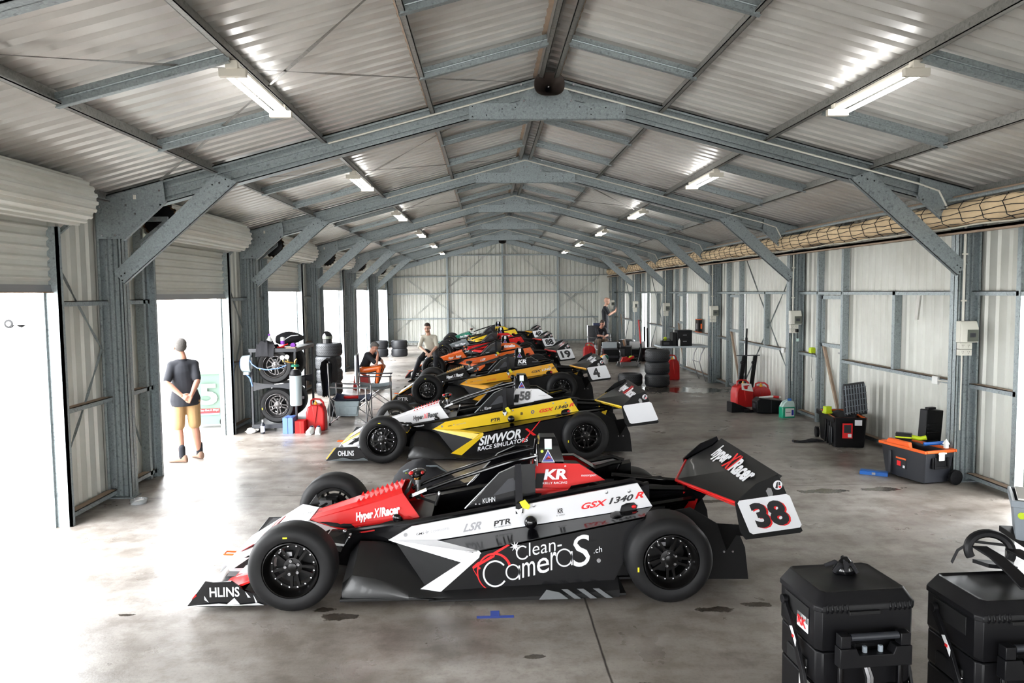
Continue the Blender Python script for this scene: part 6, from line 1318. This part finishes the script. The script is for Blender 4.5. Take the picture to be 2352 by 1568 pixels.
def hand(mb, w_, d, nrm, m_, curl=.5, side=1, sc=1.0):
    """w_ wrist, d direction of the fingers, nrm back of hand"""
    w_, d = Vector(w_), Vector(d).normalized(); nrm = Vector(nrm); nrm = (nrm-d*nrm.dot(d)).normalized(); a = d.cross(nrm)*side
    for t_ in (-.027, -.009, .009, .027): cap(mb, w_+d*.01*sc+a*t_*.6*sc, w_+d*.075*sc+a*t_*sc, .014*sc, .013*sc, m_, 8)
    for t_, L in ((-.030, .055), (-.010, .072), (.011, .078), (.032, .068)):
        b0 = w_+d*.078*sc+a*t_*sc; d1 = (d*cos(curl)-nrm*sin(curl)); b1 = b0+d1*L*.5*sc; d2 = d*cos(2*curl)-nrm*sin(2*curl); cap(mb, b0, b1, .0088*sc, .0082*sc, m_, 8); cap(mb, b1, b1+d2*L*.5*sc, .0082*sc, .0066*sc, m_, 8)
    t0 = w_+d*.025*sc+a*.03*sc; t1 = t0+(d*.6+a*.7-nrm*.2).normalized()*.035*sc; cap(mb, t0, t1, .0115*sc, .010*sc, m_, 8); cap(mb, t1, t1+(d*.9+a*.25-nrm*.3).normalized()*.03*sc, .010*sc, .008*sc, m_, 8)
def person(label, J, sk, hairm, shirt, leg, short=False, shoe='black', sock=None, sleeve=.55, beard=None, hv=.55, stripes=None, crop=None, group=None):
    V = {k: Vector(v) for k, v in J.items()}; base = (V['anL']+V['anR'])/2; base.z = 0
    t = thing('person', label, 'person', tuple(base), 0, group)
    V = {k: (v-base if k not in ('fwd', 'up', 'rgt', 'hdL', 'hdR', 'hnL', 'hnR', 'ftL', 'ftR') else v) for k, v in V.items()}
    mb = MB(); rg = V['rgt']
    torso(mb, V['pel'], V['che'], V['nek'], sk, .14, .15, .095, .10, rg)
    cap(mb, V['nek'], V['hed']-V['up']*.06, .062, .060, sk); head(mb, V['hed'], V['fwd'], V['up'], sk)
    for s in 'LR':
        cap(mb, V['sh'+s], V['el'+s], .050, .040, sk); cap(mb, V['el'+s], V['el'+s].lerp(V['wr'+s], .35), .040, .041, sk); cap(mb, V['el'+s].lerp(V['wr'+s], .3), V['wr'+s], .041, .026, sk)
        hand(mb, V['wr'+s], V['hd'+s], V['hn'+s], sk, side=1 if s == 'R' else -1)
        cap(mb, V['hp'+s], V['kn'+s], .080, .058, sk); cap(mb, V['kn'+s], V['kn'+s].lerp(V['an'+s], .35), .056, .058, sk); cap(mb, V['kn'+s].lerp(V['an'+s], .3), V['an'+s], .058, .036, sk)
        cap(mb, V['an'+s]-Vector((0, 0, .02)), V['an'+s]+V['ft'+s]*.13-Vector((0, 0, .045)), .034, .026, sk)
    o = mb.build('body', t); fuse(o, .0065)
    mb = MB(); up_, fw_ = V['up'].normalized(), V['fwd'].normalized(); r = fw_.cross(up_).normalized(); up_ = r.cross(fw_); X = Matrix((r, fw_, up_)).transposed().to_4x4(); h3 = X.to_3x3()
    def hb(o_, s_, mm): mb.ball(V['hed']+h3 @ (Vector(o_)*1.08), tuple(q*1.08 for q in s_), mm, 18, 12, X)
    hb((0, -.022, .045), (.078, .088, .080), hairm); hb((0, -.035, .01), (.078, .072, .075), hairm)
    hb((0, .02, .085), (.06, .06, .035), hairm); ho = mb.build('hair', t); fuse(ho, .008, 1)
    mb = MB()
    for s in (-1, 1): hb((s*.03, .078, .002), (.010, .006, .006), 'paintw'); hb((s*.03, .083, .002), (.005, .003, .005), 'hair'); hb((s*.03, .084, .016), (.017, .006, .004), hairm)
    hb((0, .091, -.056), (.020, .004, .004), 'rust'); mb.build('eyes', t)
    if beard: mb = MB(); hb((0, .032, -.080), (.052, .056, .034), beard); hb((0, .078, -.044), (.026, .012, .006), beard); b_ = mb.build('beard', t); fuse(b_, .008, 1)
    # shirt
    mb = MB(); torso(mb, V['pel']-(V['che']-V['pel'])*(.04 if short else .0), V['che'], V['nek']-(V['nek']-V['che'])*.10, shirt, .205 if short else .160, .158, .145 if short else .122, .120, rg, .02)
    for s in 'LR':
        e = V['sh'+s].lerp(V['el'+s], min(1, sleeve/.6)); cap(mb, V['sh'+s], e, .062, .057, shirt); cap(mb, V['sh'+s], V['che'].lerp(V['nek'], .5), .066, .085, shirt); cap(mb, V['sh'+s]+Vector((0, 0, .0)), V['nek']-(V['nek']-V['che']).normalized()*.05, .06, .055, shirt)
    so = mb.build('shirt', t); fuse(so, .011, 3)
    mb = MB(); pe = V['pel']
    for s in 'LR':
        cap(mb, V['hp'+s], pe, .105, .11, leg)
        if short: k = V['hp'+s].lerp(V['kn'+s], .88); cap(mb, V['hp'+s], k, .100, .088, leg)
        else:
            cap(mb, V['hp'+s], V['kn'+s], .095, .072, leg); cap(mb, V['kn'+s], V['an'+s]+Vector((0, 0, .03)), .072, .056, leg)
    po = mb.build('shorts' if short else 'trousers', t); fuse(po, .011, 2)
    if stripes:
        mb = MB()
        for s in 'LR':
            a, b_ = V['hp'+s], V['kn'+s]; o_ = Vector(stripes[1]); 
            for p, q, r0, r1 in ((a, b_, .085, .065), (b_, V['an'+s].lerp(b_, .2), .06, .045)): cap(mb, p+o_*.028, q+o_*.028, r0, r1, stripes[0], 10)
        if len(stripes) > 2: cap(mb, V['hpL'], V['hpR'], .118, .118, stripes[2], 12)
        s2 = mb.build('suit_panels', t); fuse(s2, .011, 2)
    for s in 'LR':
        f = V['ft'+s].normalized(); a = V['an'+s]; u_ = Vector((0, 0, 1)) if abs(f.z) < .7 else Vector((1, 0, 0)); sd = f.cross(u_).normalized()
        if sock: mb = MB(); cap(mb, a+Vector((0, 0, .12)), a-Vector((0, 0, .02)), .047, .046, sock); k_ = mb.build('sock', t); fuse(k_, .01, 1)
        mb = MB(); z0 = a.z-.085
        def ring(c, w_, h, e=0): return [tuple(c+sd*w_*cos(q)+Vector((0, 0, h*.5+h*.5*sin(q)))) for q in [2*pi*i/14 for i in range(14)]]
        b0 = Vector((a.x, a.y, z0)); mb.loft([ring(b0+f*d_, w_, h) for d_, w_, h in ((-.075, .025, .06), (-.06, .038, .105), (-.02, .043, .115), (.04, .045, .10), (.10, .05, .07), (.16, .048, .055), (.195, .03, .04))], shoe)
        mb.build('shoe', t, sharp=60)
    return t
Z = Vector((0, 0, 1))
person('grey-haired person in black T-shirt and tan shorts standing in the second doorway', dict(
    pel=(-4.31, 10.55, .90), che=(-4.33, 10.56, 1.27), nek=(-4.34, 10.57, 1.47), hed=(-4.385, 10.60, 1.625), fwd=(-.8, .6, .12), up=(-.05, .05, 1), rgt=(.9, .43, 0),
    shL=(-4.46, 10.51, 1.37), shR=(-4.20, 10.64, 1.37), elL=(-4.47, 10.34, 1.14), elR=(-4.11, 10.50, 1.14), wrL=(-4.28, 10.36, .96), wrR=(-4.15, 10.38, .96),
    hdL=(.8, -.05, -.5), hdR=(-.5, -.1, -.8), hnL=(0, -1, 0), hnR=(0, -1, 0), hpL=(-4.39, 10.51, .86), hpR=(-4.22, 10.59, .86), knL=(-4.40, 10.50, .47), knR=(-4.21, 10.60, .48),
    anL=(-4.33, 10.42, .085), anR=(-4.18, 10.66, .085), ftL=(-.95, .12, 0), ftR=(-.75, .65, 0)), 'skin', 'hairg', 'teeb', 'khaki', True, 'suede', 'teeb', .5)
person('person in a half-down orange and black race suit sitting bent forward, hand on forehead', dict(
    pel=(-3.08, 18.25, .50), che=(-2.95, 18.22, .78), nek=(-2.87, 18.20, .89), hed=(-2.79, 18.18, 1.03), fwd=(.8, -.25, -.6), up=(.55, -.15, .8), rgt=(.15, -1, 0),
    shL=(-2.92, 18.40, .86), shR=(-2.95, 18.03, .86), elL=(-2.66, 18.42, .68), elR=(-2.72, 17.98, .64), wrL=(-2.60, 18.24, .62), wrR=(-2.69, 18.08, .86),
    hdL=(.5, -.6, -.4), hdR=(-.1, .3, .9), hnL=(.3, .1, .8), hnR=(1, -.2, .1), hpL=(-3.06, 18.36, .46), hpR=(-3.06, 18.14, .46), knL=(-2.64, 18.40, .52), knR=(-2.66, 18.08, .52),
    anL=(-2.78, 18.42, .085), anR=(-2.74, 18.05, .085), ftL=(1, -.1, 0), ftR=(.95, -.3, 0)), 'skin', 'hairg', 'teeb', 'jeans', False, 'black', None, .5, stripes=('orange', (0, -1, .35), 'paintw'))
mb = MB(); mb.loft([[(x*s_, y*s_, z) for x, y in ((-.2, -.17), (.2, -.17), (.2, .17), (-.2, .17))] for z, s_ in ((0, 1), (.30, .85), (.34, .85))], 'redpl'); single(mb, 'stool', 'low red seat under the person in the orange race suit', 'stool', loc=(-3.12, 18.25, 0), bevel=.01)
person('person in cream T-shirt and black trousers sitting on a car tyre', dict(
    pel=(-1.52, 19.98, .76), che=(-1.57, 19.88, 1.06), nek=(-1.59, 19.83, 1.24), hed=(-1.61, 19.75, 1.42), fwd=(-.12, -.95, -.28), up=(-.05, -.2, 1), rgt=(-1, .05, 0),
    shL=(-1.42, 19.86, 1.16), shR=(-1.75, 19.86, 1.16), elL=(-1.36, 19.72, .92), elR=(-1.82, 19.70, .92), wrL=(-1.49, 19.46, .77), wrR=(-1.62, 19.46, .78),
    hdL=(-.6, -.4, -.6), hdR=(.5, -.4, -.7), hnL=(.1, -1, .3), hnR=(-.1, -1, .3), hpL=(-1.42, 19.92, .76), hpR=(-1.63, 19.92, .76), knL=(-1.37, 19.50, .66), knR=(-1.80, 19.50, .60),
    anL=(-1.40, 19.55, .20), anR=(-2.00, 19.55, .09), ftL=(.1, -1, -.1), ftR=(-.45, -.9, 0)), 'skin2', 'hair', 'tee', 'jeans', False, 'black', 'sneak', .85, 'hairr')
person('bald bearded person in black shirt and race trousers standing at the far right', dict(
    pel=(4.38, 27.2, 1.24), che=(4.36, 27.18, 1.60), nek=(4.38, 27.14, 1.80), hed=(4.42, 27.08, 1.97), fwd=(.95, -.3, -.25), up=(.12, -.05, 1), rgt=(-.3, -.95, 0),
    shL=(4.42, 27.34, 1.74), shR=(4.32, 27.0, 1.74), elL=(4.55, 27.30, 1.48), elR=(4.46, 26.92, 1.48), wrL=(4.74, 27.15, 1.58), wrR=(4.70, 27.0, 1.62),
    hdL=(.4, -.2, .8), hdR=(.5, .1, .7), hnL=(.8, 0, -.4), hnR=(.8, 0, -.4), hpL=(4.41, 27.28, 1.20), hpR=(4.35, 27.10, 1.20), knL=(4.42, 27.30, .80), knR=(4.36, 27.06, .80),
    anL=(4.38, 27.32, .395), anR=(4.32, 27.05, .395), ftL=(1, -.1, 0), ftR=(1, -.2, 0)), 'skin2', 'skin2', 'teeb', 'jeans', False, 'black', None, .5, 'hairr', stripes=('teeb', (.4, -1, 0), 'paintw'))
person('seated person in brown trousers and dark top beside the standing mechanic', dict(
    pel=(4.06, 26.62, .54), che=(4.08, 26.55, .86), nek=(4.10, 26.48, 1.03), hed=(4.14, 26.38, 1.18), fwd=(.2, -.9, -.4), up=(0, -.25, 1), rgt=(-.95, -.3, 0),
    shL=(4.25, 26.52, .98), shR=(3.92, 26.42, .98), elL=(4.30, 26.28, .76), elR=(3.95, 26.18, .76), wrL=(4.16, 26.10, .72), wrR=(4.08, 26.06, .76),
    hdL=(-.3, -.8, -.2), hdR=(.3, -.8, -.1), hnL=(.3, 0, 1), hnR=(-.3, 0, 1), hpL=(4.16, 26.60, .52), hpR=(3.97, 26.54, .52), knL=(4.25, 26.14, .60), knR=(3.98, 26.08, .60),
    anL=(4.20, 26.05, .09), anR=(3.95, 26.0, .09), ftL=(.2, -1, 0), ftR=(-.1, -1, 0)), 'skin', 'hair', 'teeb', 'brownc', False, 'black', None, .5)
